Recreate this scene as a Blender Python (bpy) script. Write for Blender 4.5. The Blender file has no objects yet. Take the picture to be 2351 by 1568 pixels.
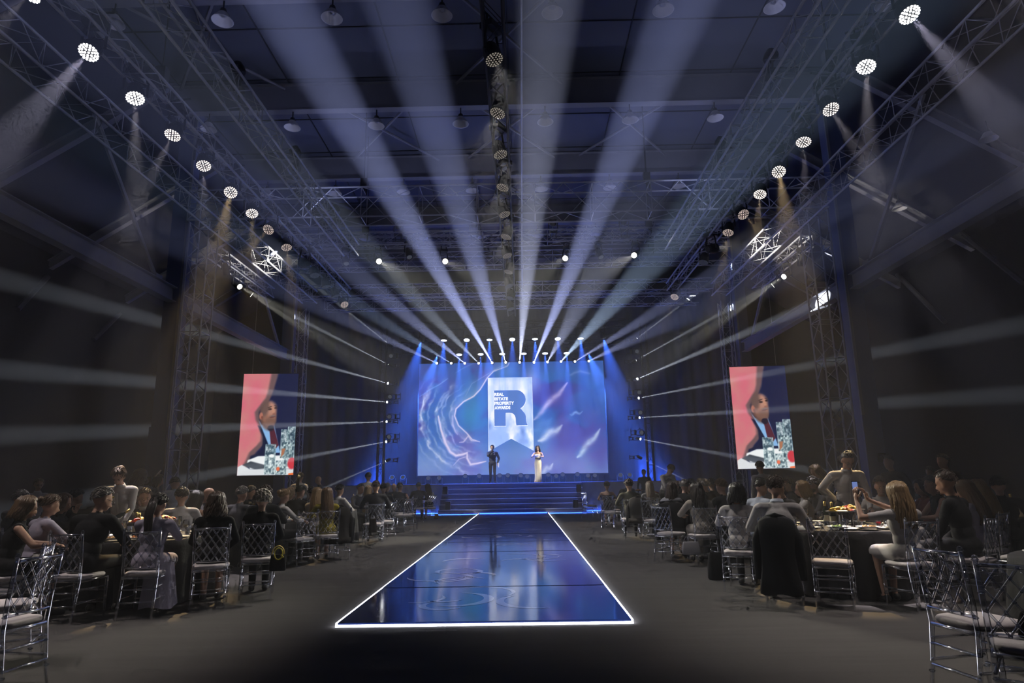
import bpy, math, random
import numpy as np
from mathutils import Vector, Matrix, Quaternion
sc = bpy.context.scene
COL = sc.collection
PI = math.pi
rnd = random.Random(7)
# ------------------------------------------------------------------ camera
W, H, F = 2351, 1568, 1488.7
_p, _y, _r = .2106, -.01228, -.01594
FWD = Vector((math.sin(_y)*math.cos(_p), math.cos(_y)*math.cos(_p), math.sin(_p)))
_rt = Vector((math.cos(_y), -math.sin(_y), 0)); _up = _rt.cross(FWD)
RT = _rt*math.cos(_r)+_up*math.sin(_r); UP = _up*math.cos(_r)-_rt*math.sin(_r)
CAM = Vector((0, 0, 1.4))
_cd = bpy.data.cameras.new('camera'); _co = bpy.data.objects.new('camera', _cd); COL.objects.link(_co)
_cd.sensor_width = 36; _cd.lens = F/W*36; _cd.clip_end = 200; _cd.clip_start = .05
_m = Matrix((RT, UP, -FWD)).transposed().to_4x4(); _m.translation = CAM; _co.matrix_world = _m
sc.camera = _co
def at(px, py, X=None, Y=None, Z=None):
    d = RT*((px-W/2)/F)-UP*((py-H/2)/F)+FWD
    t = (X-CAM.x)/d.x if X is not None else (Y-CAM.y)/d.y if Y is not None else (Z-CAM.z)/d.z
    return CAM+d*t
# ------------------------------------------------------------------ world, exposure, sampling
_w = bpy.data.worlds.new('hall_world'); sc.world = _w; _w.use_nodes = True
_w.node_tree.nodes['Background'].inputs[0].default_value = (.004, .005, .01, 1)
HAZE_DENSITY = .0062      # stage haze filling the hall, lit by the fixtures
_hv = _w.node_tree.nodes.new('ShaderNodeVolumeScatter'); _hv.inputs['Density'].default_value = HAZE_DENSITY; _hv.inputs['Anisotropy'].default_value = .1; _hv.inputs['Color'].default_value = (.9, .93, 1, 1)
_w.node_tree.links.new(_hv.outputs[0], _w.node_tree.nodes['World Output'].inputs['Volume'])
sc.view_settings.view_transform = 'Standard'; sc.view_settings.look = 'None'
sc.view_settings.exposure = 0.0; sc.view_settings.gamma = 1.0; sc.view_settings.use_curve_mapping = False
c = sc.cycles
c.max_bounces = 6; c.diffuse_bounces = 2; c.glossy_bounces = 2; c.transmission_bounces = 2
c.transparent_max_bounces = 14; c.volume_bounces = 0; c.caustics_reflective = False; c.caustics_refractive = False
c.use_adaptive_sampling = True; c.adaptive_threshold = .1; c.adaptive_min_samples = 12; c.use_denoising = True
c.sample_clamp_indirect = 3.0; c.sample_clamp_direct = 0
BEAM = 880000      # tight beam fixtures, W
WASH = 5000        # truss wash fixtures, W
AISLE = 1050       # centre truss wash added to brighten the two aisles, W
UPLIGHT = 52      # uplights added on the trusses to brighten the ceiling, W
TABLE = 8000       # warm light thrown back onto the tables, W
# ------------------------------------------------------------------ materials
MATS = {}
def lin(c):
    return tuple(((v/12.92) if v <= .04045 else ((v+.055)/1.055)**2.4) for v in c)
def _bsdf(name, col, rough=.6, metal=0, spec=.5):
    m = bpy.data.materials.new(name); m.use_nodes = True; b = m.node_tree.nodes['Principled BSDF']
    b.inputs['Base Color'].default_value = (*col, 1); b.inputs['Roughness'].default_value = rough
    b.inputs['Metallic'].default_value = metal; b.inputs['Specular IOR Level'].default_value = spec
    return m, m.node_tree, b
def noise_mat(name, c1, c2, scale=8, rough=.7, metal=0, spec=.4, bump=0, stretch=(1, 1, 1), detail=4):
    if name in MATS: return MATS[name]
    m, nt, b = _bsdf(name, c1, rough, metal, spec); N = nt.nodes; L = nt.links
    tc = N.new('ShaderNodeTexCoord'); mp = N.new('ShaderNodeMapping'); mp.inputs['Scale'].default_value = stretch
    nz = N.new('ShaderNodeTexNoise'); nz.inputs['Scale'].default_value = scale; nz.inputs['Detail'].default_value = detail
    mx = N.new('ShaderNodeMix'); mx.data_type = 'RGBA'; mx.inputs[6].default_value = (*c1, 1); mx.inputs[7].default_value = (*c2, 1)
    L.new(tc.outputs['Object'], mp.inputs[0]); L.new(mp.outputs[0], nz.inputs['Vector']); L.new(nz.outputs['Fac'], mx.inputs[0]); L.new(mx.outputs[2], b.inputs['Base Color'])
    if bump:
        bp = N.new('ShaderNodeBump'); bp.inputs['Strength'].default_value = bump; bp.inputs['Distance'].default_value = .05
        L.new(nz.outputs['Fac'], bp.inputs['Height']); L.new(bp.outputs[0], b.inputs['Normal'])
    MATS[name] = m; return m
HZ = 1/math.exp(-HAZE_DENSITY*33)   # screens are seen through about 33 m of haze
def emit_mat(name, col, strength, sample=False):
    if name in MATS: return MATS[name]
    m = bpy.data.materials.new(name); m.use_nodes = True; nt = m.node_tree; nt.nodes.clear()
    o = nt.nodes.new('ShaderNodeOutputMaterial'); e = nt.nodes.new('ShaderNodeEmission')
    e.inputs[0].default_value = (*col, 1); e.inputs[1].default_value = strength; nt.links.new(e.outputs[0], o.inputs[0])
    if not sample: m.cycles.emission_sampling = 'NONE'
    MATS[name] = m; return m
def screen_mat(name, strength=1.0):
    m = bpy.data.materials.new(name); m.use_nodes = True; nt = m.node_tree; nt.nodes.clear()
    o = nt.nodes.new('ShaderNodeOutputMaterial'); e = nt.nodes.new('ShaderNodeEmission'); a = nt.nodes.new('ShaderNodeAttribute'); a.attribute_name = 'picture'
    e.inputs[1].default_value = strength; nt.links.new(a.outputs['Color'], e.inputs[0]); nt.links.new(e.outputs[0], o.inputs[0])
    m.cycles.emission_sampling = 'NONE'; return m
def clear_mat(name, tint=(.93, .95, 1), rough=.10, base=.13):
    # clear acrylic / glass: mostly see-through, bright mirror-like glints at grazing angles
    if name in MATS: return MATS[name]
    m = bpy.data.materials.new(name); m.use_nodes = True; nt = m.node_tree; nt.nodes.clear(); N = nt.nodes; L = nt.links
    o = N.new('ShaderNodeOutputMaterial'); mx = N.new('ShaderNodeMixShader'); t = N.new('ShaderNodeBsdfTransparent'); t.inputs[0].default_value = (*tint, 1)
    g = N.new('ShaderNodeBsdfGlossy'); g.inputs['Roughness'].default_value = rough; g.inputs[0].default_value = (1, 1, 1, 1)
    f = N.new('ShaderNodeLayerWeight'); f.inputs[0].default_value = .35
    ma = N.new('ShaderNodeMath'); ma.operation = 'MULTIPLY_ADD'; ma.inputs[1].default_value = .7; ma.inputs[2].default_value = base; ma.use_clamp = True
    L.new(f.outputs['Fresnel'], ma.inputs[0]); L.new(ma.outputs[0], mx.inputs[0]); L.new(t.outputs[0], mx.inputs[1]); L.new(g.outputs[0], mx.inputs[2]); L.new(mx.outputs[0], o.inputs[0])
    MATS[name] = m; return m
def cloth(col, key=None):
    key = key or 'cloth_%.3f_%.3f_%.3f' % tuple(col)
    return noise_mat(key, col, tuple(v*.86 for v in col), 60, .85, 0, .2, .06)
STEEL = noise_mat('truss_aluminium', (.66, .67, .72), (.5, .51, .56), 6, .4, .25, .5)
DARKSTEEL = noise_mat('black_truss_steel', (.02, .02, .023), (.035, .035, .04), 6, .5, .5, .4)
BLACKP = noise_mat('black_fixture_plastic', (.012, .012, .014), (.025, .025, .028), 12, .45, 0, .4)
GREYP = noise_mat('grey_fixture_metal', (.16, .17, .19), (.1, .1, .12), 12, .4, .4, .5)
BLUEPAINT = noise_mat('blue_grey_column_paint', (.12, .15, .29), (.1, .125, .25), 3, .55, 0, .4)
WHITEPAINT = noise_mat('pale_beam_paint', (.30, .30, .33), (.22, .22, .25), 2, .6, 0, .4)
CEIL = noise_mat('dark_ceiling_panel', (.13, .14, .19), (.10, .11, .15), .6, .8, 0, .3)
WALLM = noise_mat('black_drape_wall', (.010, .011, .016), (.014, .015, .022), .8, .95, 0, .1, .3, (6, 6, .4))
CARPET = noise_mat('grey_carpet', (.088, .084, .082), (.06, .057, .056), 1.1, .95, 0, .1, .22, (.35, 3.2, 1), 6)
BLACKCLOTH = noise_mat('black_tablecloth', (.010, .010, .012), (.016, .016, .018), 5, .8, 0, .3, .4)
ACRYL = clear_mat('clear_acrylic')
GLASSM = clear_mat('drinking_glass', (.97, .98, .98), .04, .09)
CUSH = noise_mat('white_seat_cushion', (.62, .58, .58), (.52, .48, .49), 20, .8, 0, .3, .15)
CHINA = noise_mat('white_china', (.75, .74, .72), (.68, .67, .65), 10, .25, 0, .5)
# ------------------------------------------------------------------ mesh helpers
class MB:
    def __init__(s): s.v = []; s.f = []; s.m = []
    def add(s, vs, fs, mi=0):
        o = len(s.v); s.v += [tuple(p) for p in vs]; s.f += [tuple(i+o for i in f) for f in fs]; s.m += [mi]*len(fs)
    def box(s, a, b, mi=0, M=None):
        vs = [Vector((x, y, z)) for x in (a[0], b[0]) for y in (a[1], b[1]) for z in (a[2], b[2])]
        if M: vs = [M @ p for p in vs]
        s.add(vs, [(0, 1, 3, 2), (4, 6, 7, 5), (0, 4, 5, 1), (2, 3, 7, 6), (0, 2, 6, 4), (1, 5, 7, 3)], mi)
    def path(s, pts, rs, n=8, mi=0, caps=True, squash=None):
        pts = [Vector(p) for p in pts]; vs = []; fs = []; ref = None
        for i, p in enumerate(pts):
            d = (pts[min(i+1, len(pts)-1)]-pts[max(i-1, 0)]).normalized()
            if ref is None: ref = Vector((0, 0, 1)) if abs(d.z) < .9 else Vector((0, 1, 0))
            u = d.cross(ref).normalized(); w = u.cross(d).normalized(); ref = w
            for k in range(n):
                a = 2*PI*k/n; vs.append(p+(u*math.cos(a)+w*math.sin(a)*(squash or 1))*rs[i])
        for i in range(len(pts)-1):
            for k in range(n): fs.append((i*n+k, i*n+(k+1) % n, (i+1)*n+(k+1) % n, (i+1)*n+k))
        if caps: fs.append(tuple(range(n-1, -1, -1))); fs.append(tuple((len(pts)-1)*n+k for k in range(n)))
        s.add(vs, fs, mi)
    def tube(s, a, b, r, r2=None, n=8, mi=0): s.path([a, b], [r, r if r2 is None else r2], n, mi)
    def lathe(s, prof, n=16, mi=0, M=None, closed=False):
        vs = []; fs = []
        for (r, z) in prof:
            for k in range(n): vs.append(Vector((r*math.cos(2*PI*k/n), r*math.sin(2*PI*k/n), z)))
        for i in range(len(prof)-1):
            for k in range(n): fs.append((i*n+k, i*n+(k+1) % n, (i+1)*n+(k+1) % n, (i+1)*n+k))
        if closed: fs.append(tuple(range(n-1, -1, -1))); fs.append(tuple((len(prof)-1)*n+k for k in range(n)))
        if M: vs = [M @ p for p in vs]
        s.add(vs, fs, mi)
    def ball(s, c, r, n=10, m=6, mi=0, M=None):
        c = Vector(c); r = r if hasattr(r, '__len__') else (r, r, r); vs = [Vector((0, 0, r[2]))]; fs = []
        for i in range(1, m):
            t = PI*i/m
            for k in range(n): a = 2*PI*k/n; vs.append(Vector((r[0]*math.sin(t)*math.cos(a), r[1]*math.sin(t)*math.sin(a), r[2]*math.cos(t))))
        vs.append(Vector((0, 0, -r[2])))
        for k in range(n): fs.append((0, 1+k, 1+(k+1) % n))
        for i in range(m-2):
            for k in range(n): fs.append((1+i*n+k, 1+(i+1)*n+k, 1+(i+1)*n+(k+1) % n, 1+i*n+(k+1) % n))
        e = len(vs)-1
        for k in range(n): fs.append((e, 1+(m-2)*n+(k+1) % n, 1+(m-2)*n+k))
        vs = [(M @ p if M else p)+c for p in vs]; s.add(vs, fs, mi)
    def capsule(s, a, b, r0, r1, n=10):
        a = Vector(a); b = Vector(b); d = (b-a); L = d.length or 1e-4; d = d/L
        pts = []; rs = []
        for t in (.97, .8, .45): pts.append(a-d*r0*t); rs.append(r0*math.sqrt(1-t*t))
        pts += [a, b]; rs += [r0, r1]
        for t in (.45, .8, .97): pts.append(b+d*r1*t); rs.append(r1*math.sqrt(1-t*t))
        s.path(pts, rs, n)
    def mesh(s, name, mats, smooth=False):
        me = bpy.data.meshes.new(name); me.from_pydata(s.v, [], s.f)
        for m in (mats if isinstance(mats, (list, tuple)) else [mats]): me.materials.append(m)
        if any(s.m): me.polygons.foreach_set('material_index', s.m)
        if smooth: me.polygons.foreach_set('use_smooth', [True]*len(me.polygons))
        me.update(); return me
def link(name, data, parent=None, M=None, loc=None, rot=None):
    o = bpy.data.objects.new(name, data); COL.objects.link(o)
    if parent: o.parent = parent
    if M is not None: o.matrix_local = M
    if loc is not None: o.location = loc
    if rot is not None: o.rotation_euler = rot
    return o
def tag(o, label=None, cat=None, group=None, kind=None):
    if label: o['label'] = label
    if cat: o['category'] = cat
    if group: o['group'] = group
    if kind: o['kind'] = kind
    return o
def thing(name, label, cat, loc=(0, 0, 0), rz=0, group=None, M=None):
    o = bpy.data.objects.new(name, None); COL.objects.link(o); o.empty_display_size = .1
    if M is not None: o.matrix_world = M
    else: o.location = loc; o.rotation_euler = (0, 0, rz)
    return tag(o, label, cat, group)
def build(mb, name, mat, parent=None, smooth=False, **k): return link(name, mb.mesh(name, mat, smooth), parent, **k)
def boxobj(name, a, b, mat, parent=None):
    mb = MB(); mb.box(a, b); return build(mb, name, mat, parent)
def copy_tree(o, parent=None):
    q = o.copy(); COL.objects.link(q); q.parent = parent
    for ch in list(o.children): copy_tree(ch, q)
    return q
def rotz(deg): return Matrix.Rotation(math.radians(deg), 4, 'Z')
def aim(loc, target):
    q = (Vector(target)-Vector(loc)).to_track_quat('-Z', 'Y'); m = q.to_matrix().to_4x4(); m.translation = loc; return m
def spot(parent, M, power, deg, col, blend=.4, size=.04):
    l = bpy.data.lights.new('lamp_beam', 'SPOT'); l.energy = power; l.spot_size = math.radians(deg); l.spot_blend = blend; l.color = col; l.shadow_soft_size = size
    return link('lamp_beam', l, parent, M)
CX = -.42
# ================================================================== the hall
o = boxobj('floor', (-19, -6, -.1), (18.2, 39, 0), CARPET); tag(o, 'grey carpet covering the hall floor', kind='structure')
mb = MB(); mb.box((-11.4, -6, 14.25), (10.6, 39, 14.4)); tag(build(mb, 'ceiling', CEIL), 'dark flat hall ceiling', kind='structure')
for s, nm, x0, x1 in ((-1, 'ceiling_slope_left', -11.4, -18.6), (1, 'ceiling_slope_right', 10.6, 17.8)):
    mb = MB(); mb.add([(x0, -6, 14.9), (x0, 39, 14.9), (x1, 39, 10.3), (x1, -6, 10.3), (x0, -6, 15), (x0, 39, 15), (x1, 39, 10.4), (x1, -6, 10.4)],
                      [(0, 1, 2, 3), (4, 7, 6, 5), (0, 3, 7, 4), (1, 5, 6, 2), (0, 4, 5, 1), (3, 2, 6, 7)])
    tag(build(mb, nm, noise_mat('dark_side_ceiling', (.03, .03, .04), (.022, .022, .03), .6, .8)), 'dark sloping side ceiling', kind='structure')
tag(boxobj('wall_left', (-18.6, -6, 0), (-18.4, 39, 10.4), WALLM), 'dark left wall', kind='structure')
tag(boxobj('wall_right', (17.6, -6, 0), (17.8, 39, 10.4), WALLM), 'dark right wall', kind='structure')
tag(boxobj('wall_front', (-18.6, -6.2, 0), (17.8, -6, 15), WALLM), 'dark wall behind the camera', kind='structure')
tag(boxobj('wall_back', (-18.6, 38.4, 0), (17.8, 38.6, 15), WALLM), 'dark back wall of the hall', kind='structure')
# ceiling panel joints
mb = MB()
for y in np.arange(11.5, 38, 2.4): mb.box((-11.3, y-.015, 14.22), (10.5, y+.015, 14.26))
for x in np.arange(-11, 10.6, 3.6): mb.box((x-.015, 8, 14.215), (x+.015, 38, 14.255))
tag(build(mb, 'trim_1', DARKSTEEL), 'thin joints between the ceiling panels', kind='structure')
# rafters
def ibeam(mb, a, b, w, h, up=Vector((0, 0, 1)), t=.03):
    a = Vector(a); b = Vector(b); d = (b-a).normalized(); s = d.cross(up).normalized(); u = s.cross(d)
    def bar(c0, c1, hw, hh):
        vs = []
        for p in (a, b):
            for (i, j) in ((-1, -1), (1, -1), (1, 1), (-1, 1)): vs.append(p+s*hw*i+u*(c0 if j < 0 else c1))
        mb.add(vs, [(0, 1, 2, 3), (7, 6, 5, 4), (0, 4, 5, 1), (1, 5, 6, 2), (2, 6, 7, 3), (3, 7, 4, 0)])
    bar(0, t, w/2, 0); bar(h-t, h, w/2, 0); bar(t, h-t, t/2, 0)
RAFT = [9.0, 14.0, 19.0, 23.95, 28.95, 33.9]
for y in RAFT:
    mb = MB(); ibeam(mb, (-11.2, y, 13.25), (10.4, y, 13.25), .28, .95)
    tag(build(mb, 'ceiling_beam', WHITEPAINT), 'pale steel rafter crossing under the ceiling', kind='structure')
    for s in (-1, 1):
        xa, xb = ((-11.3, -18.3) if s < 0 else (10.5, 17.5))
        mb = MB(); ibeam(mb, (xa, y, 14.25), (xb, y, 9.75), .22, .35, Vector((0, 0, 1)))
        if y > 10: tag(build(mb, 'roof_beam', WHITEPAINT), 'sloping roof beam over the side aisle', kind='structure')
# roof bracing in the ceiling plane
def brace(a, b, r=.05, mat=WHITEPAINT, lab='thin diagonal roof brace'):
    mb = MB(); mb.tube(a, b, r, n=6); return tag(build(mb, 'roof_brace', mat), lab, kind='structure')
for i in range(len(RAFT)-1):
    y0, y1 = RAFT[i]+.2, RAFT[i+1]-.2
    for x in (-9.0, -4.6, .0, 4.4):
        if (i+int(x)) % 2 == 0 or x in (0.,): brace((x-1.9, y0, 13.95), (x+1.5, y1, 13.95)); brace((x+1.5, y0, 14.02), (x-1.9, y1, 14.02))
# building columns, wall beams, column braces
def column(x, y, w, top, blue=True):
    mb = MB(); mb.box((x-w/2, y-.02, 0), (x+w/2, y+.02, top)); mb.box((x-w/2, y+.44, 0), (x+w/2, y+.48, top)); mb.box((x-.02, y, 0), (x+.02, y+.46, top))
    mb.box((x-w/2, y+.02, 0), (x-w/2+.02, y+.44, top)); mb.box((x+w/2-.02, y+.02, 0), (x+w/2, y+.44, top))
    o = build(mb, 'building_column', BLUEPAINT); tag(o, 'blue painted steel building column', kind='structure')
    s = 1 if x < 0 else -1
    e = boxobj('column_flange', (x+s*w/2-.03, y-.045, 0), (x+s*w/2+.05, y+.02, top), WHITEPAINT, o)
    if abs(y-20.2) < .5:
        q = boxobj('base_casing', (x-w/2-.04, y-.06, 0), (x+w/2+.0, y-.02, 3.2), BLUEPAINT, o)
    return o
for x in (-11.3, 10.78):
    column(x, 20.2, .52, 14.6); column(x, 30.6, .5, 14.6); column(x, 9.8, .5, 14.6)
    s = 1 if x < 0 else -1
    mb = MB(); xb = x+s*.05
    ibeam(mb, (xb, -4, 7.2), (xb, 20.1, 7.2), .3, .5); tag(build(mb, 'wall_beam', WHITEPAINT), 'long pale steel beam running along the side aisle', kind='structure')
    mb = MB(); ibeam(mb, (xb, 20.7, 7.2), (xb, 30.5, 7.2), .3, .5); tag(build(mb, 'wall_beam', WHITEPAINT), 'long pale steel beam running behind the lattice tower', kind='structure')
    for (ya, za, yb, zb) in ((16.05, 11.2, 19.5, 7.75), (26.45, 11.0, 29.9, 7.75)): brace((x, ya-.5, za), (x, yb-.35, zb), .07, WHITEPAINT, 'diagonal column brace')
    mb = MB(); mb.box((x-.1, 19.0, 7.7), (x+.1, 19.35, 7.85)); tag(build(mb, 'brace_bracket', WHITEPAINT), 'bracket of the column brace on the beam', kind='structure')
# small square alarm plates on the columns
for x, z in ((-11.5, 1.55), (10.9, 1.9)):
    t = thing('alarm_plate', 'small square speaker plate on the blue column %s of the hall' % ('on the left' if x < 0 else 'on the right'), 'plate', (x, 20.12, z))
    boxobj('plate', (-.13, -.02, -.13), (.13, 0, .13), BLACKP, t)
    mb = MB(); mb.lathe([(.0, 0), (.09, 0), (.09, .015), (.05, .03)], 16, M=Matrix.Rotation(PI/2, 4, 'X')); build(mb, 'speaker_cone', GREYP, t, loc=(0, -.02, 0))
# side lean-to wall rails in the dark aisles
for a, b in (((40, 710), (110, 635)), ((215, 780), (275, 720))):
    brace(at(*a, X=-17.9), at(*b, X=-17.9), .1, GREYP, 'steep diagonal brace on the dark left wall')
for a, b in (((2060, 630), (2170, 740)), ((2200, 530), (2351, 650))):
    brace(at(*a, X=17.2), at(*b, X=17.2), .1, GREYP, 'steep diagonal brace on the dark right wall')
# ================================================================== trusses
_brc = {}
def brace_mesh(L, r, mat):
    k = (round(L, 2), r, mat.name)
    if k not in _brc:
        mb = MB(); mb.tube((0, 0, 0), (0, 0, L), r, n=5); _brc[k] = mb.mesh('brace', mat)
    return _brc[k]
def truss(name, label, a, b, w, h, bay, mat=STEEL, single=True, group=None, cr=.031, br=.0105, cat='truss', up=Vector((0, 0, 1)), faces=(0, 1, 2, 3)):
    a = Vector(a); b = Vector(b); d = (b-a); L = d.length; d.normalize(); s = d.cross(up).normalized(); u = s.cross(d)
    M = Matrix((s, u, d)).transposed().to_4x4(); M.translation = a
    t = thing(name, label, cat, M=M, group=group)
    cm = [(-w/2, -h/2), (w/2, -h/2), (w/2, h/2), (-w/2, h/2)]
    key = ('ch', round(L, 2), cr)
    if key not in _brc: mb = MB(); mb.tube((0, 0, 0), (0, 0, L), cr, n=8); _brc[key] = mb.mesh('chord', mat)
    for (x, y) in cm: link('chord', _brc[key] if _brc[key].materials[0] == mat else brace_mesh(L, cr, mat), t, loc=(x, y, 0))
    n = max(2, round(L/bay)); bl = L/n; mbj = MB()
    for f in faces:
        p, q = cm[f], cm[(f+1) % 4]
        for i in range(n):
            pa, pb = (p, q) if i % 2 == 0 else (q, p)
            A = Vector((pa[0], pa[1], i*bl)); B = Vector((pb[0], pb[1], (i+1)*bl)); segs = [(A, B)]
            if i % 2 == 0: segs.append((Vector((pa[0], pa[1], i*bl)), Vector((pb[0], pb[1], i*bl))))
            for (A, B) in segs:
                if single:
                    dd = B-A; link('brace', brace_mesh(dd.length, br, mat), t, M=Matrix.Translation(A) @ dd.to_track_quat('Z', 'Y').to_matrix().to_4x4())
                else: mbj.tube(A, B, br, n=4)
    if not single: o = build(mbj, 'lacing', mat, t); o['kind'] = 'stuff'
    return t
ZT = 9.35
truss('portal_truss', 'deep box truss spanning the hall between the two front lattice towers', (-10.95, 20.4, 10.52), (10.2, 20.4, 10.52), .8, 1.05, .95, cr=.032, br=.016)
for x, lab in ((-10.56, 'aluminium lattice tower beside the blue column on the left'), (9.85, 'aluminium lattice tower beside the blue column on the right')):
    truss('lattice_tower', lab, (x, 20.42, 0), (x, 20.42, 9.95), .66, .66, .62, cr=.03, br=.014, up=Vector((0, 1, 0)))
for x, lab in ((-10.85, 'far lattice tower beyond the left side screen'), (10.2, 'far lattice tower beyond the right side screen')):
    truss('lattice_tower', lab, (x, 31.3, 0), (x, 31.3, 9.9), .5, .5, .6, single=False, up=Vector((0, 1, 0)))
for x, y0, y1, w, lab in ((-9.14, 4.5, 27.2, .62, 'outer longitudinal truss above the left side of the hall'), (8.67, 4.5, 27.2, .62, 'outer longitudinal truss above the right side of the hall'),
                       (-7.39, 5.0, 26.6, .4, 'longitudinal truss carrying the wash lights on the left'), (6.5, 5.0, 26.6, .4, 'longitudinal truss carrying the wash lights on the right'),
                       (-5.83, 5.5, 21.4, .5, 'inner longitudinal truss left of the ceiling centre'), (5.35, 5.5, 21.4, .5, 'inner longitudinal truss right of the ceiling centre')):
    truss('longitudinal_truss', lab, (x, y0, ZT), (x, y1, ZT), w, w*.85, .62 if w > .45 else .5)
# dark centre truss with a thin cable pole
truss('centre_truss', 'dark centre truss hung with dim and unlit lights along the hall', (CX+.05, 7, ZT+.15), (CX+.05, 31, ZT+.15), .36, .36, .6, mat=DARKSTEEL, single=False)
mb = MB(); mb.tube((CX+.57, 6, ZT+.85), (CX+.57, 31, ZT+.85), .025, n=6); tag(build(mb, 'cable_pole', STEEL), 'thin pale pole running beside the dark centre truss', 'pole')
# cross trusses further back
for (x0, x1, y, z, w, lab) in ((-7.4, -2.2, 22.9, 10.3, .45, 'short cross truss left of the ceiling centre'), (1.3, 6.9, 22.7, 10.3, .45, 'short cross truss right of the ceiling centre'),
                               (-8.4, 7.6, 22.4, 10.05, .45, 'lower cross truss carrying the spotlights'), (-9.5, 8.7, 25.5, 10.3, .6, 'middle cross truss behind the spotlights'), (-9.6, 8.8, 28.6, 10.0, .5, 'rear cross truss above the stage front'), (-9.6, 8.8, 31.0, 10.0, .5, 'faint rearmost cross truss in the haze')):
    truss('cross_truss', lab, (x0, y, z), (x1, y, z), w, w, .6, single=(y < 22.95 and z > 10.2), cr=.024, br=.011)
# short side trusses carrying the yellow spots
for x, lab in ((-10.7, 'short truss with spotlights beside the left lattice tower'), (10.1, 'short truss with spotlights beside the right lattice tower')):
    truss('side_truss', lab, (x, 21.6, 9.4), (x, 26.6, 9.4), .4, .4, .5, single=True)
# black trusses over the LED wall and the side light towers
truss('wall_top_truss', 'black truss above the stage wall carrying blue wash lights', (-6.4, 33.0, 9.35), (5.5, 33.0, 9.35), .35, .35, .6, mat=DARKSTEEL, single=False)
truss('wall_top_truss', 'black truss of the lower blue wash lights above the stage wall', (-6.4, 33.6, 8.72), (5.5, 33.6, 8.72), .25, .25, .6, mat=DARKSTEEL, single=False)
truss('wall_top_truss', 'black truss just above the stage wall carrying white beam lights', (-6.4, 34.45, 8.35), (5.5, 34.45, 8.35), .3, .3, .6, mat=DARKSTEEL, single=False)
for x, lab in ((-6.95, 'dark lattice tower of beam lights left of the stage'), (6.28, 'dark lattice tower of beam lights right of the stage')):
    truss('light_tower', lab, (x, 32.3, 0), (x, 32.3, 9.1), .3, .3, .5, mat=DARKSTEEL, single=False, up=Vector((0, 1, 0)))
# ================================================================== pendant lamps
ENAMEL = noise_mat('white_enamel', (.85, .83, .85), (.75, .73, .75), 8, .35, 0, .5)
mb = MB(); mb.lathe([(.02, .62), (.02, .34), (.07, .34), (.09, .26), (.11, .22)], 14); housing = mb.mesh('housing', BLACKP)
mb = MB(); mb.lathe([(.105, .23), (.14, .18), (.2, .1), (.255, .01), (.265, 0), (.25, .012), (.195, .095), (.13, .17), (.09, .19), (0, .19)], 24); shade = mb.mesh('shade', ENAMEL, True)
mb = MB(); mb.lathe([(0, .12), (.05, .125), (.085, .16), (.09, .185)], 14); bulb = mb.mesh('bulb', clear_mat('lamp_glass', (.8, .82, .9), .1, .25), True)
for j, y in enumerate((14.0, 19.0, 23.95, 28.95)):
    for i in range(-2, 7):
        x = -12.7+2.73*(i+.0) if False else -7.25+2.735*i
        if not -11 < x < 10: continue
        lab = 'unlit white dome lamp in the %s ceiling row, number %s from the left' % (('nearest', 'second', 'third', 'rearmost')[j], ('zero', 'one', 'two', 'three', 'four', 'five', 'six', 'seven', 'eight')[i+2])
        t = thing('pendant_lamp', lab, 'lamp', (x, y, 12.68), 0, 'unlit dome lamps on the ceiling')
        link('housing', housing, t); link('shade', shade, t); link('bulb', bulb, t)
for k, q in enumerate(((2270, 320), (2065, 480))):
    t = thing('pendant_lamp', 'dim dome lamp over the dark right aisle, %s from the camera' % ('first', 'second', 'third')[k], 'lamp', at(*q, X=14.5), 0, 'dim lamps over the right aisle')
    link('housing', housing, t); link('shade', shade, t)

# chain hoists carrying the trusses
mb = MB(); mb.box((-.11, -.09, 0), (.11, .09, .34)); mb.lathe([(0, -.12), (.03, -.12), (.05, -.02), (.05, 0)], 8); HM = mb.mesh('motor', BLACKP)
for (x, y, z, lab) in ((-5.6, 22.4, 10.3, 'left chain hoist over the spotlight truss'), (4.8, 22.4, 10.3, 'right chain hoist over the spotlight truss'), (-6.3, 25.5, 10.62, 'left chain hoist over the middle cross truss'), (5.5, 25.5, 10.62, 'right chain hoist over the middle cross truss'),
                       (-5.2, 20.4, 11.1, 'left chain hoist over the portal truss'), (4.4, 20.4, 11.1, 'right chain hoist over the portal truss'), (-7.39, 12.0, 9.55, 'chain hoist over the left wash light truss'), (6.5, 12.0, 9.55, 'chain hoist over the right wash light truss')):
    t = thing('chain_hoist', 'black '+lab, 'hoist', (x, y, z+.08)); link('motor', HM, t); mb = MB(); mb.tube((0, 0, .3), (0, 0, 14.24-z-.08), .014, n=5); build(mb, 'chain', DARKSTEEL, t)
    mb = MB(); mb.path([(.06, 0, -.02), (.08, 0, -.25), (.1, 0, -.02)], [.03, .05, .02], 6); build(mb, 'chain_bag', BLACKP, t)
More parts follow.
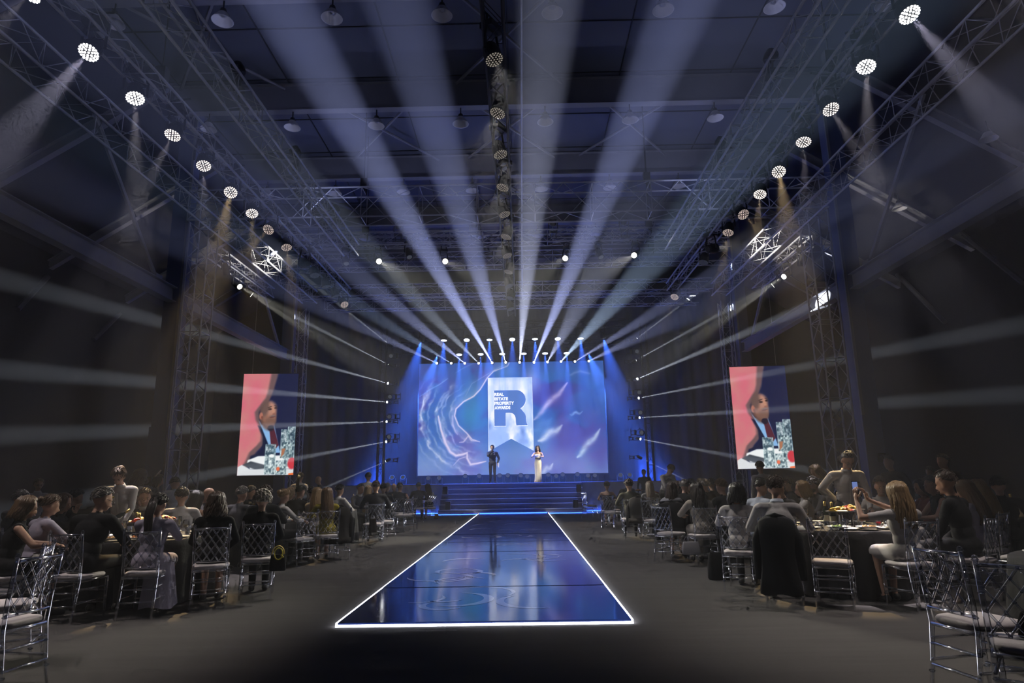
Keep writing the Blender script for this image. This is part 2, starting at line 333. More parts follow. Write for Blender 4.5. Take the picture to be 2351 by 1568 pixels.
# ================================================================== runway
RX0, RX1, RY0, RY1 = -1.88, 1.07, 6.85, 28.2
def runway_mat():
    m, nt, b = _bsdf('blue_gloss_runway', (.012, .022, .085), .07, 0, .6); N = nt.nodes; L = nt.links
    tc = N.new('ShaderNodeTexCoord'); nz = N.new('ShaderNodeTexNoise'); nz.inputs['Scale'].default_value = 2.2; nz.inputs['Detail'].default_value = 5
    L.new(tc.outputs['Object'], nz.inputs['Vector']); mr = N.new('ShaderNodeMapRange'); mr.inputs[3].default_value = .05; mr.inputs[4].default_value = .12
    L.new(nz.outputs['Fac'], mr.inputs[0]); L.new(mr.outputs[0], b.inputs['Roughness'])
    bp = N.new('ShaderNodeBump'); bp.inputs['Strength'].default_value = .02; bp.inputs['Distance'].default_value = .02; L.new(nz.outputs['Fac'], bp.inputs['Height']); L.new(bp.outputs[0], b.inputs['Normal'])
    return m
RUN = runway_mat(); STRIP = emit_mat('white_led_strip', (.86, .88, 1), 13.0, True)
rw = thing('runway', 'glossy blue runway with white light strips leading to the stage', 'runway', (0, 0, 0))
n = 10; pl = (RY1-RY0)/n
PR = noise_mat('pale_crescent', (.42, .46, .62), (.34, .38, .54), 9, .07, 0, .5)  # paler flat crescents lying on the deck panels
def crescent(mb, cx, cy, R, a0, a1, th, z):
    N = 18; vs = []; fs = []
    for i in range(N+1):
        t = i/N; a = math.radians(a0+(a1-a0)*t); wd = th*math.sin(PI*t)**.8+.004; rr = R-.25*th*math.sin(PI*t)
        for q in (rr-wd/2, rr+wd/2): vs.append((cx+q*math.cos(a), cy+q*math.sin(a), z))
    for i in range(N): fs.append((2*i, 2*i+1, 2*i+3, 2*i+2))
    mb.add(vs, fs)
for i in range(n):
    y0 = RY0+i*pl; t = (0, .0, .14, .30, .2, -.1, .0, .1, 0, -.05)[i]
    mb = MB(); mb.box((RX0+.02, .004, -.03), (RX1-.02, pl-.004, 0))
    o = build(mb, 'deck_panel', RUN, rw, loc=(0, y0, .04+(.0, .004, .002, .003, 0, .002, 0, .001, 0, 0)[i])); o.rotation_euler = (math.radians(-t*.5), 0, 0)
    rr = random.Random(20+i)
    for k in range(6 if i < 3 else 4 if i < 6 else 2):
        mb = MB(); R = rr.uniform(.22, .46); a = rr.uniform(0, 360)
        crescent(mb, 0, 0, R, a, a+rr.uniform(130, 220), rr.uniform(.05, .13), 0)
        build(mb, 'crescent_shape', PR, o, loc=(rr.uniform(RX0+.6, RX1-.6), rr.uniform(.45, pl-.45), .0015))
for a, b in (((RX0, RY0, 0), (RX0+.007, RY1, .039)), ((RX1-.007, RY0, 0), (RX1, RY1, .039)), ((RX0, RY0-.008, 0), (RX1, RY0, .021))):
    boxobj('light_strip', a, b, STRIP, rw)
# ================================================================== stage
DECK = noise_mat('dark_blue_stage_gloss', (.03, .04, .10), (.02, .028, .075), 3, .22, 0, .5)
STEPM = noise_mat('blue_grey_step', (.34, .32, .40), (.27, .25, .33), 4, .25, 0, .5)
EDGE = noise_mat('bright_metal_nosing', (.9, .9, .95), (.8, .8, .88), 3, .25, .3, .5)
ZS = 1.27; SX0, SX1 = -3.58, 2.68
st = thing('stage', 'wide dark stage platform with a white draped front', 'stage', (0, 0, 0))
boxobj('deck', (-8.4, 29.75, ZS-.12), (7.6, 37.6, ZS), DECK, st); boxobj('substructure', (-8.3, 29.9, 0), (7.5, 37.5, ZS-.12), BLACKP, st)
SKIRT = noise_mat('white_stage_skirt', (.72, .7, .74), (.6, .58, .62), 3, .75, 0, .3, .3)
for x0, x1 in ((-8.4, SX0), (SX1, 7.6)):
    mb = MB(); N = 60; vs = []; fs = []; L = x1-x0; s = -1 if x0 < -4 else 1
    for j in range(9):
        v = j/8
        for i in range(N+1):
            u = i/N; q = (u if s < 0 else 1-u); amp = .035*(.4+v)*(1 if q > .35 else .4)
            ph = (q*9+(1-v)*2.2*q); y = 29.74-.02-amp*(1+math.sin(ph*2*PI)); vs.append((x0+L*u, y, (ZS-.01)*(1-v)+.01*v))
    for j in range(8):
        for i in range(N): fs.append((j*(N+1)+i, j*(N+1)+i+1, (j+1)*(N+1)+i+1, (j+1)*(N+1)+i))
    mb.add(vs, fs); build(mb, 'draped_skirt', SKIRT, st, True)
sr = thing('stage_stairs', 'full width glossy steps leading from the runway up to the stage', 'stairs', (0, 0, 0))
NS = 6; rise = ZS/NS; run_ = .31
for i in range(NS):
    y0 = 28.2+.02+i*run_*.82; z1 = (i+1)*rise
    mb = MB(); mb.box((SX0+.012*i, y0, i*rise), (SX1-.012*i, 29.74, z1)); o = build(mb, 'step', STEPM, sr)
    mb = MB(); mb.box((SX0+.012*i-.01, y0-.02, z1-.03), (SX1-.012*i+.01, y0+.06, z1+.004)); build(mb, 'nosing', EDGE, o)
    for k in range(3): 
        mb = MB(); mb.box((SX0+.012*i+.01, y0-.006, i*rise+.03+k*.055), (SX1-.012*i-.01, y0, i*rise+.05+k*.055)); build(mb, 'riser_rib', DECK, o)
BLUEL = emit_mat('blue_led_glow_strip', (.03, .12, 1), 9, True)
tag(boxobj('blue_light_strip', (SX0-.3, 28.19, .004), (RX0-.05, 28.215, .03), BLUEL), 'blue light strip on the floor under the left half of the steps', 'light strip')
tag(boxobj('blue_light_strip', (RX1+.05, 28.19, .004), (SX1+.3, 28.215, .03), BLUEL), 'blue light strip on the floor under the right half of the steps', 'light strip')
tag(boxobj('blue_light_strip', (RX0+.05, 28.185, .045), (RX1-.05, 28.21, .06), BLUEL), 'blue light strip where the runway meets the steps', 'light strip')
tag(boxobj('blue_light_strip', (-8.3, 29.58, .004), (SX0-.1, 29.62, .03), BLUEL), 'blue light strip along the foot of the left stage skirt', 'light strip')
tag(boxobj('blue_light_strip', (SX1+.1, 29.58, .004), (7.5, 29.62, .03), BLUEL), 'blue light strip along the foot of the right stage skirt', 'light strip')
for (x, y, z, lab) in ((SX0+.12, 28.75, 4*rise, 'black monitor speaker high on the left end of the steps'), (SX1-.35, 28.75, 4*rise, 'black monitor speaker high on the right end of the steps'),
                       (SX0+.3, 28.24, rise, 'black monitor speaker low on the left end of the steps'), (SX1-.55, 28.24, rise, 'black monitor speaker low on the right end of the steps')):
    t = thing('monitor_speaker', lab, 'speaker', (x, y+.02, z+.005))
    mb = MB(); mb.box((0, 0, 0), (.21, .2, .33)); build(mb, 'cabinet', BLACKP, t)
    mb = MB(); mb.box((.012, -.012, .012), (.198, 0, .318)); build(mb, 'grille', DARKSTEEL, t)
# back drape with folds
DRAPE = noise_mat('blue_grey_stage_drape', (.045, .055, .11), (.03, .036, .075), 2, .9, 0, .15, .2, (3, 1, .1))
mb = MB(); N = 260; vs = []; fs = []
for j in range(2):
    for i in range(N+1): u = i/N; vs.append((-14+27.2*u, 37.75+.09*math.sin(u*150)+.04*math.sin(u*333), 0 if j == 0 else 12.5))
for i in range(N): fs.append((i, i+1, N+2+i, N+1+i))
mb.add(vs, fs); tag(build(mb, 'stage_drape', DRAPE, None, True), 'dark blue pleated drape hanging behind the stage wall', 'drape')
# ================================================================== LED wall
def sm(e0, e1, x): t = np.clip((x-e0)/(e1-e0), 0, 1); return t*t*(3-2*t)
def vnoise(x, y, seed):
    r = np.random.RandomState(seed); g = r.rand(64, 64); xi = np.floor(x).astype(int); yi = np.floor(y).astype(int); fx = x-xi; fy = y-yi
    fx = fx*fx*(3-2*fx); fy = fy*fy*(3-2*fy); G = lambda a, b: g[a % 64, b % 64]
    return (G(xi, yi)*(1-fx)+G(xi+1, yi)*fx)*(1-fy)+(G(xi, yi+1)*(1-fx)+G(xi+1, yi+1)*fx)*fy
def fbm(x, y, seed, o=4):
    v = 0; a = .5; t = 0
    for k in range(o): v = v+a*vnoise(x*2**k, y*2**k, seed+k); t += a; a *= .5
    return v/t
def seg_dist(U, V, pts):
    d = np.full(U.shape, 1e9); side = np.zeros(U.shape); par = np.zeros(U.shape)
    n = len(pts)-1
    for i in range(n):
        ax, ay = pts[i]; bx, by = pts[i+1]; dx, dy = bx-ax, by-ay; t = np.clip(((U-ax)*dx+(V-ay)*dy)/(dx*dx+dy*dy), 0, 1)
        q = np.hypot(U-ax-t*dx, V-ay-t*dy); s = np.sign(dx*(V-ay)-dy*(U-ax)); k = q < d
        d = np.where(k, q, d); side = np.where(k, s, side); par = np.where(k, (i+t)/n, par)
    return d, side, par
def picture_grid(name, nx, ny, w, h, img, strength):
    # img: (ny, nx, 3) sRGB, row 0 at the bottom
    xs, zs = np.meshgrid(np.linspace(-w/2, w/2, nx), np.linspace(0, h, ny)); v = np.stack([xs.ravel(), np.zeros(nx*ny), zs.ravel()], 1)
    idx = np.arange(nx*ny).reshape(ny, nx); f = np.stack([idx[:-1, :-1], idx[:-1, 1:], idx[1:, 1:], idx[1:, :-1]], -1).reshape(-1, 4)
    me = bpy.data.meshes.new(name); me.from_pydata(v.tolist(), [], f.tolist())
    im = np.clip(img.reshape(-1, 3), 0, 1); l = np.where(im <= .04045, im/12.92, ((im+.055)/1.055)**2.4)
    a = me.color_attributes.new('picture', 'FLOAT_COLOR', 'POINT'); a.data.foreach_set('color', np.concatenate([l, np.ones((len(l), 1))], 1).astype(np.float32).ravel())
    me.materials.append(screen_mat(name+'_light', strength)); return me
LX0, LX1, LZ0, LZ1, LY = -5.54, 4.54, 1.7, 7.72, 35.0
def wall_picture(nx, ny):
    U, V = np.meshgrid(np.linspace(0, 1, nx)*2215+65, 1370-np.linspace(0, 1, ny)*1285)   # U right, V down, in drawing units
    col = lambda r, g, b: np.array([r, g, b])/255.
    wx = U/420+.5*fbm(U/300, V/300, 3); wy = V/420+.5*fbm(U/300+9, V/300, 5)
    n1 = fbm(wx*1.4, wy*1.4, 11)[..., None]; n2 = fbm(wx*1.1+5, wy*1.6, 23)[..., None]
    img = col(30, 66, 152)*(1-n1)+col(58, 122, 188)*n1
    img = img+(col(66, 54, 146)-img)*sm(.46, .7, n2)*.9
    low = sm(700, 1370, V)[..., None]; img = img+(col(150, 166, 216)-img)*low*(.75 if True else 0)*(.55+.6*n1)
    teal = np.exp(-(((U-700)/190)**2+((V-680)/210)**2))[..., None]; img = img+(col(58, 140, 190)-img)*teal*.8
    for (cx, cy, sx, sy, s) in ((1750, 540, 210, 110, .75), (1800, 1010, 190, 110, .8), (2200, 1120, 130, 260, .7), (2100, 760, 160, 120, .5), (430, 330, 120, 200, .45), (150, 160, 160, 90, .5)):
        g = np.exp(-(((U-cx)/sx)**2+((V-cy)/sy)**2))[..., None]; img = img+(col(80, 70, 158)-img)*g*s
    top = (1-sm(60, 420, V))[..., None]; img = img*(1-.28*top)+col(44, 66, 168)*.28*top
    # swirl of fine strands sweeping round the lower left
    cx, cy = 860, 700; R = np.hypot((U-cx)*.9, (V-cy)*1.05)+70*fbm(U/130, V/130, 41); A = np.arctan2(V-cy, U-cx)
    m = sm(330, 430, R)*(1-sm(720, 950, R))*sm(.25, .9, np.abs(A)/PI)*sm(330, 620, V+.25*(900-U))*(1-sm(640, 900, U))
    st_ = np.clip(np.sin(R/13+4*fbm(U/90, V/90, 47)), 0, 1)**2*.6+np.clip(np.sin(R/31+6*fbm(U/160, V/160, 53)), 0, 1)**3*.7
    img = img+(col(205, 214, 240)-img)*(m*st_*fbm(U/70, V/70, 61)*1.25)[..., None].clip(0, 1)
    def crest(pts, wid, glow, inner, amt, c=(226, 214, 240)):
        nonlocal img
        d, s, p = seg_dist(U, V, pts); taper = np.sin(np.clip(p, .02, .98)*PI)**.5
        k = np.exp(-(d/(wid*(.35+.65*taper)))**2)*amt; g = np.exp(-(d/glow))*(s*inner > 0)*.45*amt*taper
        kk = np.clip(k+g, 0, 1)[..., None]; img = img+(col(*c)-img)*kk
    crest([(1150, 90), (1130, 130), (960, 190), (890, 260), (800, 400), (720, 480), (600, 540), (512, 620), (495, 700), (540, 810), (640, 900), (700, 970), (790, 1000)], 9, 70, 1, .85)
    crest([(470, 700), (470, 800), (500, 880), (530, 915)], 12, 30, -1, .5)
    crest([(550, 1005), (600, 1000), (655, 935), (690, 985), (770, 995)], 9, 25, -1, .6)
    crest([(300, 700), (330, 850), (380, 1000), (440, 1110), (510, 1155), (600, 1140), (642, 1120)], 16, 60, -1, .95)
    crest([(640, 1120), (640, 1185), (680, 1255), (760, 1245), (860, 1222)], 12, 50, -1, .9)
    crest([(480, 1260), (545, 1190), (640, 1160)], 7, 40, 1, .5)
    crest([(75, 470), (200, 390), (300, 340), (410, 265)], 8, 20, -1, .45, (150, 190, 240)); crest([(500, 200), (620, 130), (720, 90)], 7, 15, 1, .3, (150, 180, 235))
    crest([(1120, 100), (1000, 160), (700, 330), (620, 480)], 5, 15, 1, .35, (190, 190, 235))
    for (a, b, w_, am, c_) in (((1430, 760), (1840, 350), 34, .8, (196, 186, 232)), ((1480, 1000), (1760, 840), 44, .85, (214, 224, 246)), ((1930, 1190), (2205, 890), 34, .8, (206, 226, 246)),
                             ((1860, 705), (2010, 683), 12, .5, (170, 200, 240)), ((1500, 1365), (1640, 1270), 26, .8, (220, 230, 250)), ((1430, 880), (1640, 760), 60, .25, (150, 190, 235)), ((1600, 900), (1900, 700), 50, .2, (150, 180, 235))):
        n = 8; pts = [(a[0]+(b[0]-a[0])*t/n, a[1]+(b[1]-a[1])*t/n+14*math.sin(t*1.3)) for t in range(n+1)]
        d, s, p = seg_dist(U, V, pts); wv = w_*np.sin(np.clip(p*.9+.06, 0, 1)*PI)**.9+3
        k = np.exp(-(d/wv)**2)*am*(.45+.9*fbm(U/60+V/90, V/40, 71)); img = img+(col(*c_)-img)*np.clip(k, 0, 1)[..., None]
    # small flying shape top right, bright haze round the plaque
    d, s, p = seg_dist(U, V, [(1885, 248), (1925, 225), (2000, 205), (2110, 235)]); img = img+(col(120, 140, 200)-img)*np.clip(np.exp(-(d/14)**2)*.7, 0, 1)[..., None]
    g = np.exp(-(((U-1420)/110)**2+((V-300)/170)**2)); img = img+(col(140, 165, 230)-img)*np.clip(g*.8, 0, 1)[..., None]
    g = np.exp(-(((U-1120)/150)**2+((V-200)/90)**2)); img = img+(col(90, 140, 215)-img)*np.clip(g*.6, 0, 1)[..., None]
    return img
lw = thing('led_wall', 'huge LED wall showing blue swirls and the awards emblem', 'screen', ((LX0+LX1)/2, LY, LZ0))
lww, lwh = LX1-LX0, LZ1-LZ0
link('picture', picture_grid('wall_picture', 380, 224, lww, lwh, wall_picture(380, 224), HZ*.85), lw)
boxobj('panel_frame', (-lww/2-.05, .01, -.06), (lww/2+.05, .2, lwh+.05), BLACKP, lw)
boxobj('support', (-lww/2+.2, .22, -(LZ0-ZS)), (lww/2-.2, .4, -.06), BLACKP, lw)
def wu(x): return (x-65)/2215*lww-lww/2
def wv_(y): return (1370-y)/1285*lwh
# plaque with rippling metal shine
def plaque_mesh():
    nx, ny = 110, 160; x0, x1, y0, y1 = 890, 1422, 265, 1112
    U, V = np.meshgrid(np.linspace(0, 1, nx), np.linspace(0, 1, ny)); px = x0+(x1-x0)*U; bot = y1-(1112-972)*(1-np.abs(U-.508)/.508); bot = np.where(U > .508, y1-(140)*(1-(U-.508)/.492), y1-140*(1-(.508-U)/.508))
    py = y0+(bot-y0)*V
    w1 = fbm(px/120+2*fbm(px/200, py/260, 7), py/240, 81); w2 = np.sin(px/38+5*fbm(px/150, py/170, 91)+py/160)
    sh = np.clip(.55+.5*w2*sm(.35, .8, w1)+.35*(w1-.5), 0, 1); sh = sh*(.55+.45*sm(700, 820, py))+(1-sm(700, 820, py))*(.25+.25*np.sin(px/60)**2*0+.42*fbm(px/45, py/400, 99))
    ed = np.minimum(np.minimum(U, 1-U)*532, np.minimum(V*(bot-y0), 1e9)); sh = np.maximum(sh, np.exp(-ed/7)*.95)
    sh = sh*sm(-.2, .1, V); A = np.array([78, 108, 178])/255.; B = np.array([244, 242, 255])/255.; mid = np.array([150, 178, 228])/255.
    s3 = sh[..., None]; img = np.where(s3 < .5, A+(mid-A)*s3*2, mid+(B-mid)*(s3*2-1))
    me = bpy.data.meshes.new('plaque'); v = np.stack([(px-65)/2215*lww-lww/2, np.full(px.shape, -.012), (1370-py)/1285*lwh], -1).reshape(-1, 3)
    idx = np.arange(nx*ny).reshape(ny, nx); f = np.stack([idx[:-1, :-1], idx[1:, :-1], idx[1:, 1:], idx[:-1, 1:]], -1).reshape(-1, 4); me.from_pydata(v.tolist(), [], f.tolist())
    im = img.reshape(-1, 3); l = ((im+.055)/1.055)**2.4
    a = me.color_attributes.new('picture', 'FLOAT_COLOR', 'POINT'); a.data.foreach_set('color', np.concatenate([l, np.ones((len(l), 1))], 1).astype(np.float32).ravel())
    me.materials.append(screen_mat('plaque_light', HZ*1.1)); return me
link('emblem_plaque', plaque_mesh(), lw)
def arc(cx, cy, rx, ry, a0, a1, n=10): return [(cx+rx*math.cos(math.radians(a0+(a1-a0)*i/n)), cy-ry*math.sin(math.radians(a0+(a1-a0)*i/n))) for i in range(n+1)]
Rp = [(965, 415), (1225, 415)]+arc(1228, 525, 112, 110, 90, -55)+[(1275, 627)]+arc(1238, 735, 102, 95, 45, -10, 6)+[(1345, 790), (1356, 822), (1226, 822)]+[(1218, 790)]+arc(1150, 742, 66, 66, 0, 90, 8)+[(1100, 676), (1100, 825), (965, 825)]
def flat_poly(name, pts, y, mat, parent, grow=0, off=(0, 0)):
    from mathutils.geometry import tessellate_polygon
    me = bpy.data.meshes.new(name); vs = [Vector((wu(p[0]+off[0]), y, wv_(p[1]+off[1]))) for p in pts]
    me.from_pydata([tuple(v) for v in vs], [], [tuple(t) for t in tessellate_polygon([vs])]); me.materials.append(mat); return link(name, me, parent)
LETTER = emit_mat('emblem_letter_blue', lin((82/255, 118/255, 184/255)), HZ); LETW = emit_mat('emblem_white_light', (.92, .92, 1), HZ*1.1)
flat_poly('letter_outline', [(p[0]+(-5 if p[0] < 1100 else 3), p[1]+6) for p in Rp], -.016, LETW, lw)
flat_poly('emblem_letter', Rp, -.02, LETTER, lw)
def words(txt, size, x, z, y, mat, parent, bold=.012):
    cu = bpy.data.curves.new(txt, 'FONT'); cu.body = txt; cu.size = size; cu.offset = bold; cu.space_character = 1.02
    t = bpy.data.objects.new('t', cu); COL.objects.link(t); dg = bpy.context.evaluated_depsgraph_get(); me = bpy.data.meshes.new_from_object(t.evaluated_get(dg)); bpy.data.objects.remove(t)
    me.materials.clear(); me.materials.append(mat); M = Matrix.Rotation(PI/2, 4, 'X'); me.transform(M)
    xs = [v.co.x for v in me.vertices]; return me, min(xs), max(xs)
for i, (wd, y0, x1) in enumerate((('REAL', 478, 1080), ('ESTATE', 530, 1130), ('PROPERTY', 580, 1202), ('AWARDS', 632, 1156))):
    me, a, b = words(wd, .225, 0, 0, 0, LETW, lw); k = (wu(x1)-wu(968))/(b-a)
    o = link('emblem_words', me, lw, loc=(wu(968)-a*k, -.026, wv_(y0))); o.scale = (k, 1, 1)
# ================================================================== side screens
def portrait_picture(nx, ny):
    # close-up of a seated guest: drawing units 790 x 1350 (y down)
    X, Y = np.meshgrid(np.linspace(0, 790, nx), np.linspace(1350, 0, ny)); col = lambda *c_: np.array(c_)/255.
    img = np.zeros((ny, nx, 3))+col(12, 22, 62)
    bx = np.interp(Y, [0, 250, 340, 450, 520, 620, 700, 820, 900, 960, 1050, 1150, 1240, 1350], [395, 360, 330, 240, 190, 210, 260, 300, 300, 250, 150, 110, 60, 0])
    pk = 1-sm(-25, 25, X-bx); pink = col(206, 92, 118)+(col(196, 138, 128)-col(206, 92, 118))*fbm(X/180, Y/220, 5)[..., None]
    bandw = np.interp(Y, [0, 400, 700, 1100, 1350], [110, 70, 60, 110, 60]); brown = (1-sm(bandw-30, bandw+15, X-bx))[..., None]
    img = img+(col(104, 80, 84)-img)*brown; img = img+(pink-img)*pk[..., None]
    def ell(cx, cy, rx, ry, c_, soft=.12, rot=0, amt=1):
        nonlocal img
        a = math.radians(rot); dx, dy = X-cx, Y-cy; u = dx*math.cos(a)+dy*math.sin(a); v = -dx*math.sin(a)+dy*math.cos(a); d = np.hypot(u/rx, v/ry); k = (1-sm(1-soft, 1+soft, d))*amt; img = img+(col(*c_)-img)*k[..., None]
    def poly(pts, c_, soft=5, amt=1):
        nonlocal img
        inside = np.zeros(X.shape, bool); n = len(pts)
        for i in range(n):
            (x1, y1), (x2, y2) = pts[i], pts[(i+1) % n]
            if y1 == y2: continue
            cnd = ((y1 > Y) != (y2 > Y)) & (X < (x2-x1)*(Y-y1)/(y2-y1)+x1); inside ^= cnd
        d, _, _ = seg_dist(X, Y, pts+[pts[0]]); k = np.clip(.5+np.where(inside, d, -d)/(2*soft), 0, 1)*amt; img = img+(col(*c_)-img)*k[..., None]
    poly([(250, 700), (330, 720), (560, 1100), (620, 1100), (600, 1250), (150, 1250), (170, 1100), (330, 1040), (330, 850)], (10, 20, 52), 12)
    poly([(262, 640), (300, 690), (470, 690), (470, 660), (540, 900), (590, 1060), (480, 1060), (420, 960), (330, 780)], (130, 176, 222), 6)
    ell(380, 590, 110, 170, (96, 66, 58), .2, -12); ell(395, 540, 105, 165, (150, 104, 88), .25, -12); ell(420, 470, 75, 90, (176, 128, 112), .5, -10)
    ell(330, 470, 60, 120, (92, 72, 70), .5, 12, .85); ell(285, 570, 26, 46, (170, 108, 92), .3, 0); ell(300, 590, 14, 20, (120, 70, 62), .4)
    ell(420, 650, 80, 60, (104, 78, 70), .5, 0, .7); ell(455, 500, 16, 50, (186, 134, 112), .4, -12); ell(470, 545, 24, 16, (140, 92, 80), .5)
    ell(405, 480, 26, 13, (48, 34, 36), .5); ell(487, 465, 20, 12, (48, 34, 36), .5); ell(400, 452, 32, 7, (60, 44, 42), .5, -18); ell(485, 438, 24, 7, (60, 44, 42), .5, 15)
    ell(450, 585, 40, 9, (92, 50, 50), .5, -8); ell(455, 570, 46, 14, (110, 96, 98), .6, -8, .7)
    poly([(395, 705), (470, 695), (485, 740), (560, 960), (520, 1010), (450, 960), (420, 780)], (78, 30, 48), 5); ell(435, 735, 45, 38, (22, 18, 40), .3)
    poly([(0, 1240), (60, 1210), (180, 1270), (790, 1270), (790, 1350), (0, 1350)], (214, 218, 222), 6)
    poly([(140, 1150), (280, 1100), (790, 1090), (790, 1270), (180, 1270), (130, 1180)], (232, 236, 238), 8); poly([(70, 1215), (180, 1165), (380, 1215), (400, 1260), (240, 1270)], (52, 60, 70), 8)
    def tumbler(x, y0, y1, w, sd):
        nonlocal img
        m = (1-sm(w/2-4, w/2+4, np.abs(X-x)))*sm(y0-5, y0+5, Y)*(1-sm(y1-5, y1+5, Y)); n = fbm(X/22, Y/26, sd)[..., None]
        g = col(40, 70, 84)+(col(226, 240, 240)-col(40, 70, 84))*np.clip((n-.3)*2.2, 0, 1); rim = np.exp(-((np.abs(X-x)-w/2)/7)**2)[..., None]
        g = g+(col(196, 226, 224)-g)*rim*.7; img = img+(g-img)*(m*.86)[..., None]
    tumbler(640, 750, 1130, 110, 31); tumbler(735, 715, 1180, 110, 37); tumbler(690, 930, 1250, 120, 43); tumbler(450, 945, 1340, 150, 47); tumbler(610, 1160, 1345, 160, 59)
    ell(760, 1200, 60, 75, (196, 52, 66), .2); ell(570, 1270, 24, 26, (226, 104, 66), .4); poly([(720, 1330), (790, 1322), (790, 1350), (720, 1350)], (232, 96, 24), 4)
    ell(470, 1100, 40, 22, (240, 246, 246), .4); poly([(610, 1010), (660, 1000), (640, 1080), (600, 1120)], (166, 108, 78), 6)
    return img
SWD, SHT = 2.52, 4.68
me = picture_grid('portrait_picture', 112, 206, SWD, SHT, portrait_picture(112, 206), HZ)
for x, z, rz, lab in ((-11.72, 1.79, 4, 'tall side LED screen showing a seated guest, left of the stage'), (11.03, 1.73, -4, 'tall side LED screen showing a seated guest, right of the stage')):
    t = thing('side_screen', lab, 'screen', (x, 30.0, z), math.radians(rz))
    link('picture', me, t); boxobj('screen_frame', (-SWD/2-.03, .01, -.03), (SWD/2+.03, .1, SHT+.03), BLACKP, t)
    mb = MB()
    for s in (-1, 1): mb.tube((s*.9, .06, SHT), (s*.9, .06, 14.2-z), .012, n=5)
    build(mb, 'hanging_cable', STEEL, t)
# ================================================================== lighting fixtures
def drum(r, L, n=18):
    mb = MB(); mb.lathe([(0, L), (r*.55, L), (r*.8, L*.85), (r, L*.45), (r, .02), (r*1.04, .02), (r*1.04, -.01), (r*.93, -.01)], n); return mb
def yoke_mesh(r, drop):
    mb = MB()
    for s in (-1, 1): mb.path([(s*r*1.25, 0, -.02), (s*r*1.25, 0, drop*.6), (s*r*.95, 0, drop)], [r*.16]*3, 6)
    mb.tube((-r, 0, drop), (r, 0, drop), r*.2, n=6); return mb
def cells(r, rings=((0, 1), (.36, 6), (.64, 12), (.88, 18)), cr=.085):
    mb = MB()
    for q, nn in rings:
        for k in range(nn):
            a = 2*PI*(k+.3*q)/nn; M = Matrix.Translation((r*q*math.cos(a), r*q*math.sin(a), -.014))
            mb.add([M @ Vector((cr*r*1.25*math.cos(2*PI*i/8), cr*r*1.25*math.sin(2*PI*i/8), 0)) for i in range(8)], [tuple(range(7, -1, -1))])
    return mb
WHOT = emit_mat('wash_lens_hot', (1, .96, .93), 40); WMID = emit_mat('wash_lens_warm', (1, .86, .78), 3.2); WDIM = emit_mat('wash_lens_dim', (1, .82, .74), .75); WBLUE = emit_mat('wash_lens_blue', (.72, .82, 1), 6)
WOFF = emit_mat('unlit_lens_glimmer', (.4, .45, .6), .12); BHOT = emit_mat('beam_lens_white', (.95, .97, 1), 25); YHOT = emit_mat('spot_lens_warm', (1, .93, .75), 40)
_fx = {}
def fixture_meshes(kind):
    if kind in _fx: return _fx[kind]
    r, L = {'wash': (.165, .36), 'bluewash': (.155, .3), 'beam': (.072, .26), 'spotfx': (.12, .42), 'floor': (.13, .24)}[kind]
    d = drum(r, L).mesh('head', BLACKP, False); y = yoke_mesh(r, r*2.1+.08).mesh('yoke', BLACKP if kind != 'floor' else GREYP)
    mb = MB(); mb.box((-r*1.1, -r*.8, 0), (r*1.1, r*.8, r*.75)); mb.tube((-r*.8, 0, r*.75), (-r*.8, 0, r*.75+.16), .02); mb.tube((r*.8, 0, r*.75), (r*.8, 0, r*.75+.16), .02); mb.tube((-r*1.7, 0, r*.75+.16), (r*1.7, 0, r*.75+.16), .02); b = mb.mesh('base', BLACKP if kind != 'floor' else GREYP)
    mb = MB(); mb.add([(r*.93*math.cos(2*PI*i/20), r*.93*math.sin(2*PI*i/20), -.008) for i in range(20)], [tuple(range(19, -1, -1))]); face = mb.mesh('lens_plate', BLACKP)
    mb = MB(); mb.add([(r*.8*math.cos(2*PI*i/20), r*.8*math.sin(2*PI*i/20), -.013) for i in range(20)], [tuple(range(19, -1, -1))]); lens = mb
    _fx[kind] = (r, L, d, y, b, face, lens); return _fx[kind]
_lens = {}
def fixture(name, label, kind, loc, target, lensmat, power=0, deg=4, col=(1, 1, 1), blend=.4, stand=False, side=0, group=None, roll=0):
    r, L, d, y, b, face, lens = fixture_meshes(kind); loc = Vector(loc); A = aim(loc, target); t = thing(name, label, 'stage light', loc, 0, group)
    H_ = A.copy(); H_.translation = (0, 0, 0)
    piv = H_ @ Vector((0, 0, L*.5))
    h = link('head', d, t, H_)
    link('lens_plate', face, h)
    if kind in ('wash', 'bluewash'):
        k = ('c', r, lensmat.name)
        if k not in _lens: _lens[k] = cells(r).mesh('led_cells', lensmat)
        link('led_cells', _lens[k], h)
    else:
        k = (kind, lensmat.name)
        if k not in _lens: _lens[k] = lens.mesh('lens', lensmat)
        link('lens', _lens[k], h)
    az = math.atan2(A[1][2], A[0][2]) + PI/2
    if side: Y = Matrix.Translation(piv) @ Matrix.Rotation(-side*PI/2, 4, 'Y') @ Matrix.Rotation(0, 4, 'Z')
    elif stand: Y = Matrix.Translation(piv) @ Matrix.Rotation(PI, 4, 'X') @ Matrix.Rotation(az, 4, 'Z')
    else: Y = Matrix.Translation(piv) @ Matrix.Rotation(az, 4, 'Z')
    link('yoke', y, t, Y); B = Y @ Matrix.Translation((0, 0, r*2.1+.08)); link('base', b, t, B)
    global _last; _last = t
    if power: spot(t, H_ @ Matrix.Translation((0, 0, -.03)), power, deg, col, blend, .02 if kind == 'beam' else .04)
    return t
NUM = ('first', 'second', 'third', 'fourth', 'fifth', 'sixth', 'seventh', 'eighth', 'ninth', 'tenth', 'eleventh', 'twelfth', 'thirteenth', 'fourteenth', 'fifteenth', 'sixteenth', 'seventeenth')
